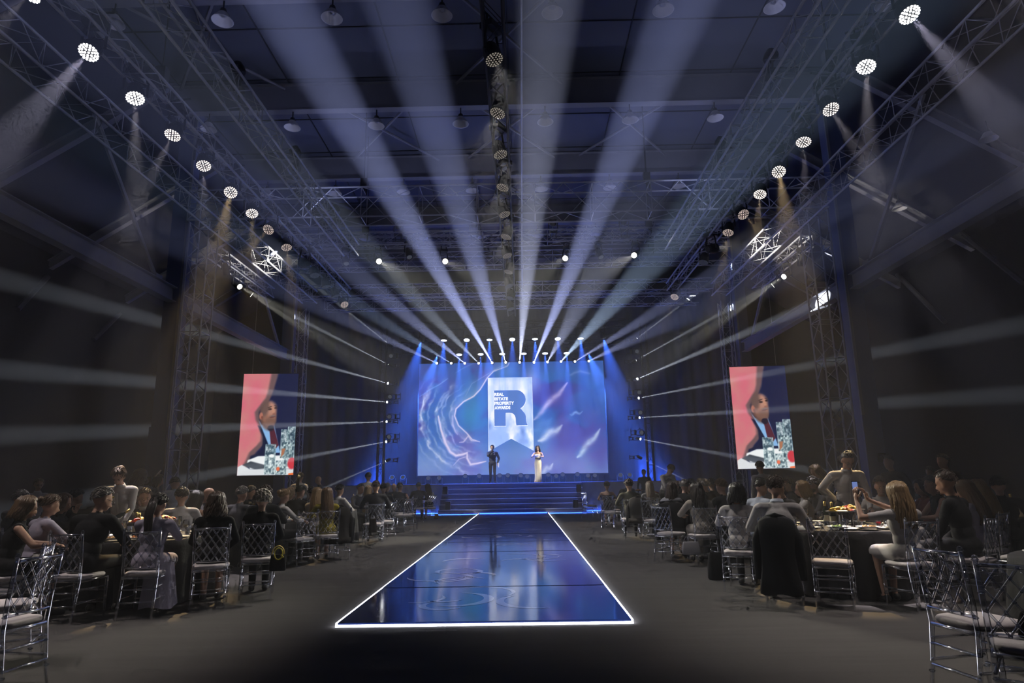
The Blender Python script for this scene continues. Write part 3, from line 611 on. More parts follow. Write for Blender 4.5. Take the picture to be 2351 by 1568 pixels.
# twelve white beams above the LED wall
BC = (.50, .56, 1)
top = [((1003, 834), (560, 622), .25, BC), ((1036, 834), (640, 590), .2, (.5, .65, 1)), ((1067, 834), (780, 598), .45, BC), ((1099, 834), (830, 560), .28, (.7, .8, 1)), ((1130, 833), (640, 0), 1.35, BC), ((1161, 832), (930, 60), .9, BC),
       ((1193, 832), (1262, 0), 1.0, (.7, .74, 1)), ((1226, 832), (1570, 0), 1.15, BC), ((1257, 831), (1500, 400), .3, (.6, .66, 1)), ((1288, 830), (1740, 330), .5, (.55, .72, 1)), ((1320, 830), (1760, 560), .32, BC), ((1352, 829), (1640, 690), .2, BC)]
for i, (a, b, k, cc) in enumerate(top):
    p = at(*a, Y=34.45); q = at(*b, Y=9.5 if b[1] < 450 else 17)
    fixture('beam_light', 'white beam light above the LED wall, %s from the left' % NUM[i], 'beam', p, q, BHOT, BEAM*k*.9, 3.0, cc, .6, group='beam lights above the LED wall')
# side towers of beams
lft = [((893, 790), (640, 590), .5), ((892, 837), (577, 676), .8), ((891, 880), (0, 640), .75), ((889, 923), (0, 848), .85), ((888, 968), (0, 1000), .7), ((887, 1014), (330, 1118), .55), ((886, 1059), (560, 1200), .4)]
rgt = [((1462, 777), (1800, 520), .45), ((1460, 827), (1800, 640), .7), ((1463, 870), (1892, 688), .8), ((1466, 914), (2351, 745), .6), ((1468, 959), (2351, 905), .55), ((1470, 1008), (1990, 1103), .5), ((1472, 1052), (1760, 1195), .4)]
SCOL = (.84, .9, 1)
for i, (a, b, k) in enumerate(lft): fixture('beam_light', 'white beam light on the tower left of the stage, %s from the top' % NUM[i], 'beam', at(*a, Y=32.0), at(*b, X=-13 if b[0] > 0 else -16), BHOT, BEAM*k*.42, 3.0, SCOL, .8, side=-1, group='beam lights on the left tower')
for i, (a, b, k) in enumerate(rgt): fixture('beam_light', 'white beam light on the tower right of the stage, %s from the top' % NUM[i], 'beam', at(*a, Y=32.0), at(*b, X=10.75 if i == 2 else 13 if b[0] < 2300 else 16), BHOT, BEAM*k*.42, 3.0, SCOL, .8, side=1, group='beam lights on the right tower')
# unlit wash heads between the beams on the towers
for i, z in enumerate((7.7, 5.6, 4.6, 3.6)):
    for s in (-1, 1):
        x = -6.6 if s < 0 else 5.95
        fixture('beam_light', 'unlit light on the tower %s of the stage, %s from the top' % ('left' if s < 0 else 'right', NUM[i]), 'spotfx', (x, 32.45, z), (x-s*2, 28, z-.5), WOFF, side=s, group='unlit lights on the %s tower' % ('left' if s < 0 else 'right'))
# blue wash rows above the LED wall
for i in range(9):
    p = at(967+52.25*i, 782-.75*i, Y=33.0); fixture('wash_light', 'round blue wash light in the upper row above the LED wall, %s from the left' % NUM[i], 'bluewash', p, (p.x+(-2.2 if i == 0 else 2.2 if i == 8 else -.3+.08*i), 34.5 if i in (0, 8) else 31.6 if i % 2 else 29.5, 0), WBLUE, 58000 if i % 2 or i in (0, 8) else 30000, 24 if i not in (0, 8) else 34, (.04, .16, 1), .9, group='upper row of blue wash lights')
for i in range(8):
    p = at(1005+49.3*i, 814.5-.7*i, Y=33.6); fixture('wash_light', 'round blue wash light in the lower row above the LED wall, %s from the left' % NUM[i], 'bluewash', p, (p.x+(-2.5 if i == 0 else 2.5 if i == 7 else 0), 36 if i in (0, 7) else 32.4, 2), WBLUE, 52000, 17 if i not in (0, 7) else 36, (.05, .18, 1), .8, group='lower row of blue wash lights')
# warm wash rows along the two long trusses
WC = (1, .90, .95)
TC = (1, .70, .34); WL_ = (.84, .78, 1)
washL = [(8.45, (-10, 6.2, 0), .3, WHOT, 20, WC), (9.85, at(0, 345, Y=8.3), 2.3, WHOT, 13, WL_), (11.23, at(312, 560, Y=10.2), 1.5, WHOT, 10, WC), (12.61, at(335, 430, Y=12), .8, WMID, 12, WC), (14.0, at(468, 520, Y=13.2), .8, WMID, 11, WC), (15.45, (-4.95, 8.95, .8), 1.4*TABLE/WASH, WMID, 12, TC), (16.8, (-5, 12.7, .8), .6*TABLE/WASH, WMID, 14, TC), (18.0, (-8.9, 10.8, .8), .42*TABLE/WASH, WDIM, 13, TC), (19.5, (-5, 16.5, .8), .5*TABLE/WASH, WDIM, 15, TC), (21.0, (-9.14, 22.3, 9.45), .3, WDIM, 40, (1, .93, .8)), (22.4, (-5, 20.5, .8), 0, WOFF, 20, TC), (23.8, (-5, 24, 0), 0, WOFF, 17, TC), (25.1, (-4, 26, 0), 0, WOFF, 17, TC), (26.4, (-2.5, 21, 0), .2, WDIM, 17, TC)]
washR = [(8.0, (10, 6, 0), .3, WHOT, 20, WC), (9.4, at(2351, 330, Y=8.0), 2.3, WHOT, 13, WL_), (10.77, at(2000, 500, Y=9.7), 1.5, WHOT, 10, WC), (12.18, at(1965, 340, Y=11.6), .8, WMID, 12, WC), (13.5, at(1850, 520, Y=12.8), .8, WMID, 11, WC), (14.95, (4.12, 8.95, .8), 1.4*TABLE/WASH, WMID, 12, TC), (16.25, (4.05, 12.7, .8), .6*TABLE/WASH, WMID, 14, TC), (17.6, (7.95, 10.9, .8), .42*TABLE/WASH, WDIM, 13, TC), (19.0, (4, 16.5, .8), .5*TABLE/WASH, WDIM, 15, TC), (20.4, (8.67, 21.7, 9.45), .3, WDIM, 40, (1, .93, .8)), (21.8, (4, 20.5, .8), 0, WOFF, 20, TC), (26.2, (2, 21, 0), .2, WDIM, 17, TC)]
for nm, x, lst in (('left', -7.39, washL), ('right', 6.5, washR)):
    for i, (y, tg, k, lm, dg, wc) in enumerate(lst):
        tg = Vector(tg)
        fixture('wash_light', '%s wash light hanging from the %s long truss, %s from the camera' % ({'wash_lens_hot': 'dazzling round', 'wash_lens_warm': 'glowing round', 'wash_lens_dim': 'dim round'}.get(lm.name, 'unlit round'), nm, NUM[i]), 'wash', (x, y, 8.78), tg, lm, WASH*k, dg, wc, .6, group='wash lights on the %s long truss' % nm)
# unseen wash heads continuing the rows, added to light the near end
for x in (-7.39, 6.5):
    for y in (5.6, 7.0): fixture('wash_light', 'unseen round wash light on the %s long truss above the camera end, %s one' % ('left' if x < 0 else 'right', 'rear' if y < 6 else 'front'), 'wash', (x, y, 8.78), (x*.6-.2, y-.3, 0), WMID, WASH*.2, 34, (1, .88, .84), .8, group='wash lights above the camera end')
# small lavender uplights added on the trusses as fill for ceiling and chords
ULM = emit_mat('added_uplight_lens', (.5, .55, 1), .4)
for x in (-5.83, 5.35):
    for i, y in enumerate((9.0, 12.0, 15.5, 19.2)):
        fixture('added_uplight', 'added fill uplight standing on the inner %s truss, %s from the camera' % ('left' if x < 0 else 'right', NUM[i]), 'floor', (x, y, ZT+.62), (x+(-2.2 if x < 0 else 2.2), y+.3, 13), ULM, UPLIGHT, 165, (.5, .56, 1), .6, stand=True, group='added uplights on the inner trusses')
for i, x in enumerate((-7.2, -4.4, -1.6, 1.3, 3.9, 6.6)):
    fixture('added_uplight', 'added fill uplight standing on the spotlight truss, %s from the left' % NUM[i], 'floor', (x, 22.4, 10.75), (x, 21.2, 13.6), ULM, UPLIGHT*.8, 165, (.5, .56, 1), .6, stand=True, group='added uplights on the spotlight truss')
# centre row, dim lenses; a wide wash is added to brighten the aisles
CDIM = emit_mat('centre_lens_dim', (1, .9, .75), .25)
for i in range(11):
    y = 10.4+1.75*i; on = i < 8; tx = -3.0 if i % 2 else 2.2
    fixture('wash_light', '%s black light hanging from the dark centre truss, %s from the camera' % ('added dim' if on else 'unlit', NUM[i]), 'wash', (CX+.05, y, 8.85), (tx, y-1.6, 0), CDIM if on else WOFF, AISLE if on else 0, 52, (1, .93, .87), .9, group='lights on the centre truss')
# warm spots on the cross truss and side trusses
SC = (1, .95, .78)
for i, (q, tg, k) in enumerate((((870, 600), at(1150, 765, Y=14), 1), ((1022, 600), at(1300, 725, Y=14), .5), ((1298, 593), at(1010, 765, Y=14), .5), ((1456, 586), at(1150, 745, Y=14), 1))):
    p = at(*q, Y=22.4); fixture('spotlight', 'warm spotlight on the lower cross truss, %s from the left' % NUM[i], 'spotfx', p, tg, YHOT, 6500*k, 17, SC, .9, group='warm spotlights on the lower cross truss')
for i, q in enumerate(((795, 605), (940, 590), (1380, 590))):
    p = at(*q, Y=22.4); fixture('spotlight', 'unlit black moving head on the lower cross truss, %s from the left' % NUM[i], 'spotfx', p, p+Vector((.3, -.4, -1)), WOFF, group='unlit moving heads on the lower cross truss')
for i, (q, X, tg, k, nm) in enumerate((((550, 658), -10.5, at(905, 850, Y=20), 1, 'left'), ((577, 677), -10.5, (-1.2, 30.4, 2.5), 1.3, 'left'), ((1800, 635), 9.9, at(1450, 850, Y=20), 1, 'right'), ((1775, 655), 9.9, (.6, 30.4, 2.5), 1.3, 'right'))):
    p = at(*q, X=X); fixture('spotlight', 'warm spotlight on the short %s truss, %s one from the camera' % (nm, NUM[i % 2]), 'spotfx', p, tg, YHOT, 15000*k, 10, SC, .8, group='warm spotlights on the short %s truss' % nm); mb = MB(); mb.tube(p+Vector((0, 0, .4)), (p.x, p.y, 9.24), .022); q_ = build(mb, 'hanging_pipe', BLACKP, bpy.data.objects[-1] if False else _last); q_.matrix_parent_inverse = Matrix.Translation(-_last.location)
for i, (q, X) in enumerate((((520, 630), -10.5), ((1840, 610), 9.9))):
    p = at(*q, X=X); fixture('spotlight', 'unlit moving head hanging near the %s lattice tower' % ('left', 'right')[i], 'spotfx', p, p+Vector((0, .5, -1)), WOFF); mb = MB(); mb.tube(p+Vector((0, 0, .4)), (p.x, p.y, 9.24), .022); q_ = build(mb, 'hanging_pipe', BLACKP, _last); q_.matrix_parent_inverse = Matrix.Translation(-_last.location)
# floor fixtures under the LED wall
fl = [(900, 0), (925, 0), (983, 1), (1008, 1), (1068, 0), (1100, 0), (1147, 0), (1166, 0), (1196, 0), (1210, 1), (1259, 0), (1277, 1), (1292, 0), (1326, 0), (1350, 1), (1366, 1), (1425, 1), (1446, 1)]
for i, (px, k) in enumerate(fl):
    p = at(px, 1096, Y=34.0); p.z = ZS+.36 if not k else ZS+.3
    fixture('floor_light', 'grey moving head standing on the stage floor below the LED wall, %s from the left' % (NUM+('eighteenth',))[i], 'floor', p, (p.x, 20, 9) if not k else (p.x, 25, 4), WOFF, stand=True, group='moving heads on the stage floor')
# ================================================================== people
SKIN = {'pale': (.50, .30, .21), 'tan': (.40, .22, .14), 'brown': (.20, .105, .062)}
HAIRC = {'black': (.010, .008, .008), 'dark': (.022, .014, .010), 'brown': (.06, .034, .02), 'auburn': (.085, .04, .02), 'blond': (.30, .19, .085), 'darkblond': (.15, .09, .045), 'grey': (.22, .2, .18), 'silver': (.38, .34, .28)}
def skin_mat(k): return noise_mat('skin_'+k, SKIN[k], tuple(v*.85 for v in SKIN[k]), 30, .5, 0, .4)
def hair_mat(k): return noise_mat('hair_'+k, HAIRC[k], tuple(v*.55 for v in HAIRC[k]), 26, .45, 0, .5, .3, (1, 1, .25))
def ik(S, Wp, hint, a=.285, b=.255):
    d = Wp-S; L = d.length
    if L > (a+b)*.985: d = d*((a+b)*.985/L); L = d.length; Wp = S+d
    x = (a*a-b*b+L*L)/(2*L); h = math.sqrt(max(1e-6, a*a-x*x)); u = d.normalized(); hp = hint-u*hint.dot(u); hp.normalize()
    return S+u*x+hp*h, Wp
# wrist targets in the upper body frame (pelvis at the origin, facing +Y): (wrist, elbow hint, hand direction or None)
ARMS = {
 'table': (((-.17, .36, .25), (-1, -.4, -.6), (0.3, 1, -.1)), ((.17, .36, .25), (1, -.4, -.6), (-.3, 1, -.1))),
 'lap': (((-.10, .26, .07), (-1, -.5, 0), (.4, 1, -.2)), ((.12, .25, .07), (1, -.5, 0), (-.4, 1, -.2))),
 'clap': (((-.035, .34, .36), (-1, 0, -1), (.1, .5, 1)), ((.045, .34, .36), (1, 0, -1), (-.1, .5, 1))),
 'photo': (((-.33, .26, .56), (-1, .2, -1), (.15, .2, 1)), ((-.17, .34, .57), (1, .3, -1), (-.3, .2, 1))),
 'chin': (((-.15, .36, .26), (-1, -.4, -.6), (.3, 1, 0)), ((.05, .22, .50), (1, .3, -1), (-.1, .1, 1))),
 'raise': (((-.18, .30, .25), (-1, -.4, -.6), (.3, 1, 0)), ((.24, .26, .66), (1, .2, -.6), (0, .5, 1))),
 'down': (((-.27, .03, -.06), (-.6, -1, 0), (0, .15, -1)), ((.27, .03, -.06), (.6, -1, 0), (0, .15, -1))),
 'serve': (((-.12, .36, .05), (-1, -.5, -.3), (0, 1, -.4)), ((.16, .42, .10), (1, -.5, -.3), (0, 1, -.3))),
 'behind': (((-.16, .34, .02), (-1, -.5, -.2), (0, 1, -.3)), ((.10, -.16, .05), (1, -.6, 0), (-.6, 0, -.5))),
 'mic': (((-.24, .06, -.02), (-.7, -1, 0), (0, .2, -1)), ((.03, .20, .50), (1, -.2, -1), (-.3, .3, 1))),
 'cards': (((-.07, .27, .26), (-1, -.3, -.4), (.3, 1, .2)), ((.09, .27, .26), (1, -.3, -.4), (-.3, 1, .2))),
 'mic2': (((-.14, .16, .27), (-1, -.4, -.4), (.3, .8, .4)), ((.06, .25, .34), (1, -.3, -.6), (-.3, .8, .5))),
}
def make_hair(style, seed):
    """hair in the head frame (neck top at the origin, face towards +Y)"""
    mb = MB(); r = random.Random(seed); C = Vector((0, -.010, .125)); Rr = (.084, .104, .106)
    def cap(front, sidea, back, th, amp=.004, nA=28, nP=9, start=0):
        vs = []; fs = []
        for i in range(nA):
            a = 2*PI*i/nA; cf = math.cos(a)       # cf 1 = front
            lim = (front*max(cf, 0)**1.2+back*max(-cf, 0)**.8+sidea*(1-abs(cf)**1.0)) if True else 0
            lim = math.radians(lim+r.uniform(-5, 5))
            for j in range(nP+1):
                t = math.radians(start)+(lim-math.radians(start))*j/nP; k = th*(1 if j < nP else .25)+r.uniform(-amp, amp)
                vs.append(C+Vector(((Rr[0]+k)*math.sin(t)*math.sin(a), (Rr[1]+k)*math.sin(t)*math.cos(a), (Rr[2]+k)*math.cos(t))))
        for i in range(nA):
            for j in range(nP): fs.append((i*(nP+1)+j, i*(nP+1)+j+1, ((i+1) % nA)*(nP+1)+j+1, ((i+1) % nA)*(nP+1)+j))
        mb.add(vs, fs)
    def tufts(n_, L, smin, front, back, rad=.007):
        for k in range(n_):
            a = r.uniform(0, 2*PI); cf = math.cos(a); lim = front*max(cf, 0)+back*max(-cf, 0)+80*(1-abs(cf)); t = math.radians(r.uniform(smin, max(smin+1, lim))); pts = []; rs = []
            for j in range(4):
                tt = t+L*j/3; kk = .006+.012*math.sin(j/3*PI)+.004*r.random(); pts.append(C+Vector(((Rr[0]+kk)*math.sin(tt)*math.sin(a+.1*j), (Rr[1]+kk)*math.sin(tt)*math.cos(a+.1*j), (Rr[2]+kk)*math.cos(tt)))); rs.append(rad*(1-.2*j))
            mb.path(pts, rs, 5)
    def strands(nS, L, a0, wav, flare=1.0, rad=.017, tip=.5, front=False):
        for k in range(nS):
            a = a0+(2*PI-2*a0)*(k+.5*r.random())/nS; t0 = math.radians(r.uniform(35, 60)); pts = []; rs = []
            for t in (t0, math.radians(80), math.radians(100)): pts.append(C+Vector(((Rr[0]+.012)*math.sin(t)*math.sin(a), (Rr[1]+.012)*math.sin(t)*math.cos(a), (Rr[2]+.012)*math.cos(t)))); rs.append(rad)
            b = pts[-1]; ln = L*r.uniform(.86, 1.05); ph = r.uniform(0, 6)
            for j in range(1, 6):
                q = j/5; pts.append(Vector((b.x*(1+(.25*flare)*math.sin(q*2)*(1 if L < .3 else .9))+wav*math.sin(q*9+ph), b.y-.03*q*(1 if b.y < 0 else 1.5)-(.03*math.sin(q*PI) if L > .25 else 0)+wav*math.cos(q*8+ph), b.z-ln*q))); rs.append(rad*(1-(1-tip)*q**2))
            mb.path(pts, rs, 6)
    if style == 'short': cap(48, 80, 116, .004, .003); tufts(300, .26, 0, 44, 112, .0045)
    elif style == 'crop': cap(44, 74, 112, .002, .002); tufts(240, .14, 0, 44, 110, .003)
    elif style == 'quiff':
        cap(52, 82, 118, .005, .003)
        for k in range(40): a = r.uniform(0, 6.3); q = r.uniform(0, .75); mb.ball(C+Vector((Rr[0]*q*math.cos(a), .02+Rr[1]*.8*q*math.sin(a), Rr[2]*math.sqrt(1-q*q*.8)+.012)), (.018, .02, .02), 6, 4)
    elif style == 'balding': cap(70, 100, 120, .006, .003, start=0) if False else (cap(58, 92, 120, .004, .003, start=17), tufts(230, .22, 22, 50, 116, .0045))
    elif style == 'bob': cap(46, 98, 128, .016, .003); strands(44, .16, 1.0, .004, 1.1, .019)
    elif style == 'long': cap(44, 96, 128, .014, .003); strands(50, .40, .95, .008, .9, .02)
    elif style == 'wavy': cap(44, 96, 128, .018, .004); strands(50, .36, .9, .018, 1.3, .022)
    elif style == 'straight': cap(44, 96, 128, .012, .002); strands(54, .48, .95, .003, .6, .02)
    elif style == 'mid': cap(44, 98, 128, .018, .004); strands(46, .21, .9, .012, 1.3, .022)
    elif style == 'ponytail':
        cap(50, 90, 120, .007, .003); tufts(190, .5, 5, 44, 100, .0045)
        for k in range(16):
            a = r.uniform(0, 6.3); q = r.uniform(0, .03); pts = [Vector((q*math.cos(a), -.11, .13+q*math.sin(a)))]; rs = [.02]
            for j in range(1, 7): t = j/6; pts.append(Vector((q*1.4*math.cos(a)+.012*math.sin(j+k), -.135-.03*math.sin(t*3), .13-.42*t))); rs.append(.02*(1-.5*t))
            mb.path(pts, rs, 6)
    elif style == 'bun': cap(50, 90, 120, .008, .003); tufts(190, .5, 5, 44, 100, .0045); mb.ball((0, -.125, .15), (.05, .042, .045), 12, 8); mb.ball((0.01, -.11, .16), (.058, .03, .03), 10, 6)
    elif style == 'curly':
        cap(48, 96, 126, .02, .004)
        for k in range(330):
            a = r.uniform(0, 2*PI); t = r.uniform(0, 2.0)
            if math.cos(a) > .55 and t > .85: continue
            p = C+Vector(((Rr[0]+.035)*math.sin(t)*math.sin(a), (Rr[1]+.03)*math.sin(t)*math.cos(a)-.012, (Rr[2]+.028)*math.cos(t)-.01)); p += Vector((r.uniform(-.008, .008), r.uniform(-.008, .008), r.uniform(-.008, .008))); s = r.uniform(.010, .017); mb.ball(p, (s, s, s*1.2), 5, 4)
    elif style == 'bushy':
        cap(50, 94, 122, .016, .005)
        for k in range(60):
            a = r.uniform(0, 2*PI); t = r.uniform(0, 1.5)
            if math.cos(a) > .6 and t > .8: continue
            p = C+Vector(((Rr[0]+.018)*math.sin(t)*math.sin(a), (Rr[1]+.018)*math.sin(t)*math.cos(a), (Rr[2]+.018)*math.cos(t))); s = r.uniform(.016, .026); mb.ball(p, (s, s, s*.8), 6, 4)
    return mb
_hair = {}
def hair_mesh(style, col):
    k = (style, col)
    if k not in _hair: _hair[k] = make_hair(style, len(_hair)+3).mesh('hair', hair_mat(col), True)
    return _hair[k]
def remesh(mb, vox, smooth_it=3):
    me = mb.mesh('tmp', skin_mat('pale')); o = bpy.data.objects.new('tmp', me); COL.objects.link(o)
    m = o.modifiers.new('r', 'REMESH'); m.mode = 'VOXEL'; m.voxel_size = vox; m.adaptivity = 0
    s = o.modifiers.new('s', 'SMOOTH'); s.factor = .5; s.iterations = smooth_it
    dg = bpy.context.evaluated_depsgraph_get(); out = bpy.data.meshes.new_from_object(o.evaluated_get(dg)); bpy.data.objects.remove(o); bpy.data.meshes.remove(me)
    return out
def cap_dist(P, a, b, ra, rb):
    a = np.array(a); b = np.array(b); d = b-a; L = d@d
    t = np.clip(((P-a)@d)/max(L, 1e-9), 0, 1); q = np.linalg.norm(P-a-t[:, None]*d, axis=1); return q-(ra+(rb-ra)*t)
GARM = {'long': ('torso', 'pelvis', 'uarm', 'farm'), 'tee': ('torso', 'pelvis', 'uarm_t'), 'vest': ('torso', 'pelvis'), 'strapless': ('lowtorso', 'pelvis'), 'sleeves': ('uarm', 'farm')}
def quads(name, v, f):
    g = bpy.data.meshes.new(name); n = len(f); g.vertices.add(len(v)); g.vertices.foreach_set('co', np.asarray(v, dtype=np.float32).ravel())
    g.loops.add(n*4); g.loops.foreach_set('vertex_index', np.asarray(f, dtype=np.int32).ravel()); g.polygons.add(n); g.polygons.foreach_set('loop_start', np.arange(0, n*4, 4, dtype=np.int32)); g.update(calc_edges=True); return g
def offset_part(me, mask, th, name, mat, parent, center_up=None):
    idx = np.nonzero(mask)[0]
    if len(idx) == 0: return None
    nv = len(me.vertices); co = np.empty(nv*3); me.vertices.foreach_get('co', co); co = co.reshape(-1, 3); no = np.empty(nv*3); me.vertices.foreach_get('normal', no); no = no.reshape(-1, 3)
    lo = np.empty(len(me.loops), dtype=np.int32); me.loops.foreach_get('vertex_index', lo); polys = lo.reshape(-1, 4)[idx]; used = np.unique(polys); mp = -np.ones(nv, int); mp[used] = np.arange(len(used))
    v = co[used]+no[used]*th; g = quads(name, v, mp[polys]); g.materials.append(mat)
    g.polygons.foreach_set('use_smooth', [True]*len(g.polygons)); return link(name, g, parent)
def fingers(mb, wr, d, up, s=1, curl=.5):
    """palm plus five unequal fingers; d along the hand, up = back of the hand"""
    d = d.normalized(); sd = d.cross(up).normalized(); up = sd.cross(d).normalized()
    for k, (off, L) in enumerate(((-.030, .058), (-.011, .072), (.010, .076), (.029, .068))):
        a = wr+d*.085+sd*off*.85; dd = (d+sd*off*2).normalized(); n = -up; p1 = a+dd*L*.45; p2 = p1+(dd*math.cos(curl)+n*math.sin(curl))*L*.35; p3 = p2+(dd*math.cos(curl*2)+n*math.sin(curl*2))*L*.28
        mb.path([a-d*.02, p1, p2, p3], [.0095, .009, .008, .0055], 6)
    t0 = wr+d*.03+sd*s*.03; t1 = t0+(d*.6+sd*s*.8).normalized()*.04; t2 = t1+(d*.95+sd*s*.2).normalized()*.032
    mb.path([t0, t1, t2], [.012, .0105, .007], 6)
EYEW = noise_mat('eye_dark', (.02, .015, .012), (.05, .03, .02), 40, .2); LIPM = noise_mat('lips', (.32, .12, .10), (.28, .1, .09), 30, .45); SHOEM = noise_mat('black_shoe_leather', (.012, .011, .011), (.02, .02, .02), 20, .35)
LENSG = clear_mat('spectacle_glass', (.95, .97, 1), .03, .12)
def person(label, loc, face, pose='table', sex='f', seated=True, hair='long', hc='brown', skin='pale', top=(.02, .02, .022), garment='long', topname='top', bottom=(.015, .015, .018), lean=8, twist=0, hyaw=0, hpitch=6, vox=.02, feat=False, skirt=None, glasses=False, scale=1.0, beard=None, height=None, collar=None, legs=True, jacket=False, hairless=False):
    t = thing('person', label, 'person', loc, math.radians(face-90)); t.scale = (scale,)*3
    f = sex == 'f'; sw = .172 if f else .20; mb = MB(); caps = []; FG = MB()
    zp = (.57 if seated else .94)
    Mu = Matrix.Translation((0, 0 if seated else 0, zp)) @ rotz(twist) @ Matrix.Rotation(math.radians(-lean), 4, 'X')
    def cap(tg, a, b, ra, rb): mb.capsule(a, b, ra, rb, 10); caps.append((tg, tuple(a), tuple(b), ra, rb))
    def ell(tg, c_, r, M=None): mb.ball(c_, r, 14, 9, M=M); caps.append((tg, tuple(c_), tuple(c_), min(r)*1.1, min(r)*1.1))
    R3 = Mu.to_3x3().to_4x4(); U = lambda *p: Mu @ Vector(p)
    k = .92 if f else 1.0
    ell('pelvis', U(0, -.01, .0), (.165 if f else .16, .125, .11), R3); ell('torso', U(0, 0, .13), (.125*(1 if f else 1.18), .10, .13), R3)
    ell('torso', U(0, .0, .30*k+.01), (.148 if f else .175, .112, .165), R3)
    if f: ell('torso', U(-.06, .085, .30), (.058, .046, .055), R3); ell('torso', U(.06, .085, .30), (.058, .046, .055), R3)
    nz = .475*k+.02
    cap('torso', U(-sw+.02, -.01, nz-.055), U(sw-.02, -.01, nz-.055), .056*k, .056*k); cap('torso', U(0, -.01, nz-.06), U(0, 0, nz+.015), .072*k, .055*k)
    caps.append(('torso', tuple(U(-.1, 0, .34)), tuple(U(.1, 0, .34)), .115, .115)); caps.append(('lowtorso', tuple(U(-.05, 0, .12)), tuple(U(.05, 0, .30)), .14, .14)) if garment == 'strapless' else None
    cap('neck', U(0, -.005, nz+.01), U(0, .015, nz+.105), .052*k, .050*k)
    Mh = Mu @ Matrix.Translation((0, .012, nz+.075)) @ rotz(hyaw) @ Matrix.Rotation(math.radians(-hpitch), 4, 'X') @ Matrix.Scale(.94 if f else 1.0, 4)
    Hh = lambda *p: Mh @ Vector(p); H3 = Mh.to_3x3().to_4x4()
    ell('head', Hh(0, -.008, .125), (.079, .099, .101), H3); ell('head', Hh(0, .024, .068), (.06, .078, .086), H3); ell('head', Hh(0, .066, .012), (.032, .027, .025), H3)
    cap('head', Hh(0, .092, .092), Hh(0, .112, .058), .010, .0165); ell('head', Hh(0, .074, .118), (.056, .026, .017), H3)
    for s in (-1, 1): ell('head', Hh(s*.079, -.004, .085), (.013, .024, .033), H3)
    for s, (wr, hint, hd) in zip((-1, 1), ARMS[pose]):
        S = U(s*sw, -.01, nz-.06); wr = U(*wr); hn = Mu.to_3x3() @ Vector(hint); E_, wr = ik(S, wr, hn, .285*k, .25*k)
        q = .88 if f else 1.0
        cap('uarm', S, E_, .053*q, .042*q); cap('farm', E_, wr, .041*q, .029*q); mid = S.lerp(E_, .6); caps.append(('uarm_t', tuple(S), tuple(mid), .054*q, .046*q))
        hdv = (Mu.to_3x3() @ Vector(hd)).normalized() if hd else (wr-E_).normalized()
        upv = Vector((0, 0, 1)) if abs(hdv.z) < .75 else (Mu.to_3x3() @ Vector((s*1.0, -.3, 0)))
        sd = hdv.cross(upv).normalized(); un = sd.cross(hdv); PM = Matrix((sd, hdv, un)).transposed().to_4x4()
        ell('hand', wr+hdv*.05, (.038*q, .052*q, .018), PM); cap('hand', wr-hdv*.0, wr+hdv*.03, .027*q, .03*q)
        if vox < .024: fingers(FG, wr, hdv, un, s*(-1 if True else 1), .55 if pose not in ('clap',) else .12)
    ks = k
    for s in (-1, 1):
        if seated:
            hp = Vector((s*.09, .0, .555)); kn = Vector((s*(.085 if f else .13), .43*ks, .545)); an = Vector((s*(.08 if f else .13), .40*ks+(.03*s), .10)); to = an+Vector((s*.02, .15, -.055))
        else:
            hp = Vector((s*.09, 0, .92)); kn = Vector((s*.095, .02, .50)); an = Vector((s*.1, -.01, .10)); to = an+Vector((s*.03, .16, -.055))
        if legs:
            cap('thigh', hp, kn, .088 if f else .085, .06); cap('calf', kn, an, .057, .038); cap('foot', an+Vector((0, -.03, -.05)), to, .036, .032)
        else: cap('thigh', hp, kn, .088, .06)
    bm_ = remesh(mb, vox, 3)
    nP = len(bm_.polygons); ctr = np.empty(nP*3); bm_.polygons.foreach_get('center', ctr); ctr = ctr.reshape(-1, 3)
    best = np.full(nP, 1e9); tg = np.zeros(nP, dtype='U8'); extra = {}
    for (n_, a, b, ra, rb) in caps:
        d = cap_dist(ctr, a, b, ra, rb)
        if n_ in ('uarm_t', 'lowtorso'): extra[n_] = np.minimum(extra.get(n_, 1e9), d); continue
        kk = d < best; best = np.where(kk, d, best); tg = np.where(kk, n_, tg)
    body = bm_.copy(); body.name = 'body'; body.materials.clear(); body.materials.append(skin_mat(skin)); body.polygons.foreach_set('use_smooth', [True]*nP)
    if FG.v:
        fm = FG.mesh('f', skin_mat(skin), True); b2 = MB(); co = np.empty(len(body.vertices)*3); body.vertices.foreach_get('co', co)
        b2.v = [tuple(x) for x in co.reshape(-1, 3).tolist()]; lo = np.empty(len(body.loops), dtype=np.int32); body.loops.foreach_get('vertex_index', lo); b2.f = [tuple(q) for q in lo.reshape(-1, 4).tolist()]; b2.m = [0]*len(b2.f); b2.add(FG.v, FG.f); body2 = b2.mesh('body', skin_mat(skin), True); bpy.data.meshes.remove(body); bpy.data.meshes.remove(fm); body = body2
    link('body', body, t)
    if not hairless: link('hair', hair_mesh(hair, hc), t, Mh)
    tm = cloth(top); want = GARM[garment]; mask = np.isin(tg, want)
    if 'uarm_t' in want: mask |= (tg == 'uarm') & (extra['uarm_t'] < .006)
    if 'lowtorso' in want: mask = (tg == 'pelvis') | ((tg == 'torso') & (ctr @ np.array(Mu.to_3x3() @ Vector((0, 0, 1))) < (Mu @ Vector((0, 0, .345))) @ (Mu.to_3x3() @ Vector((0, 0, 1)))))
    offset_part(bm_, mask, .016 if jacket else .009, topname, tm, t)
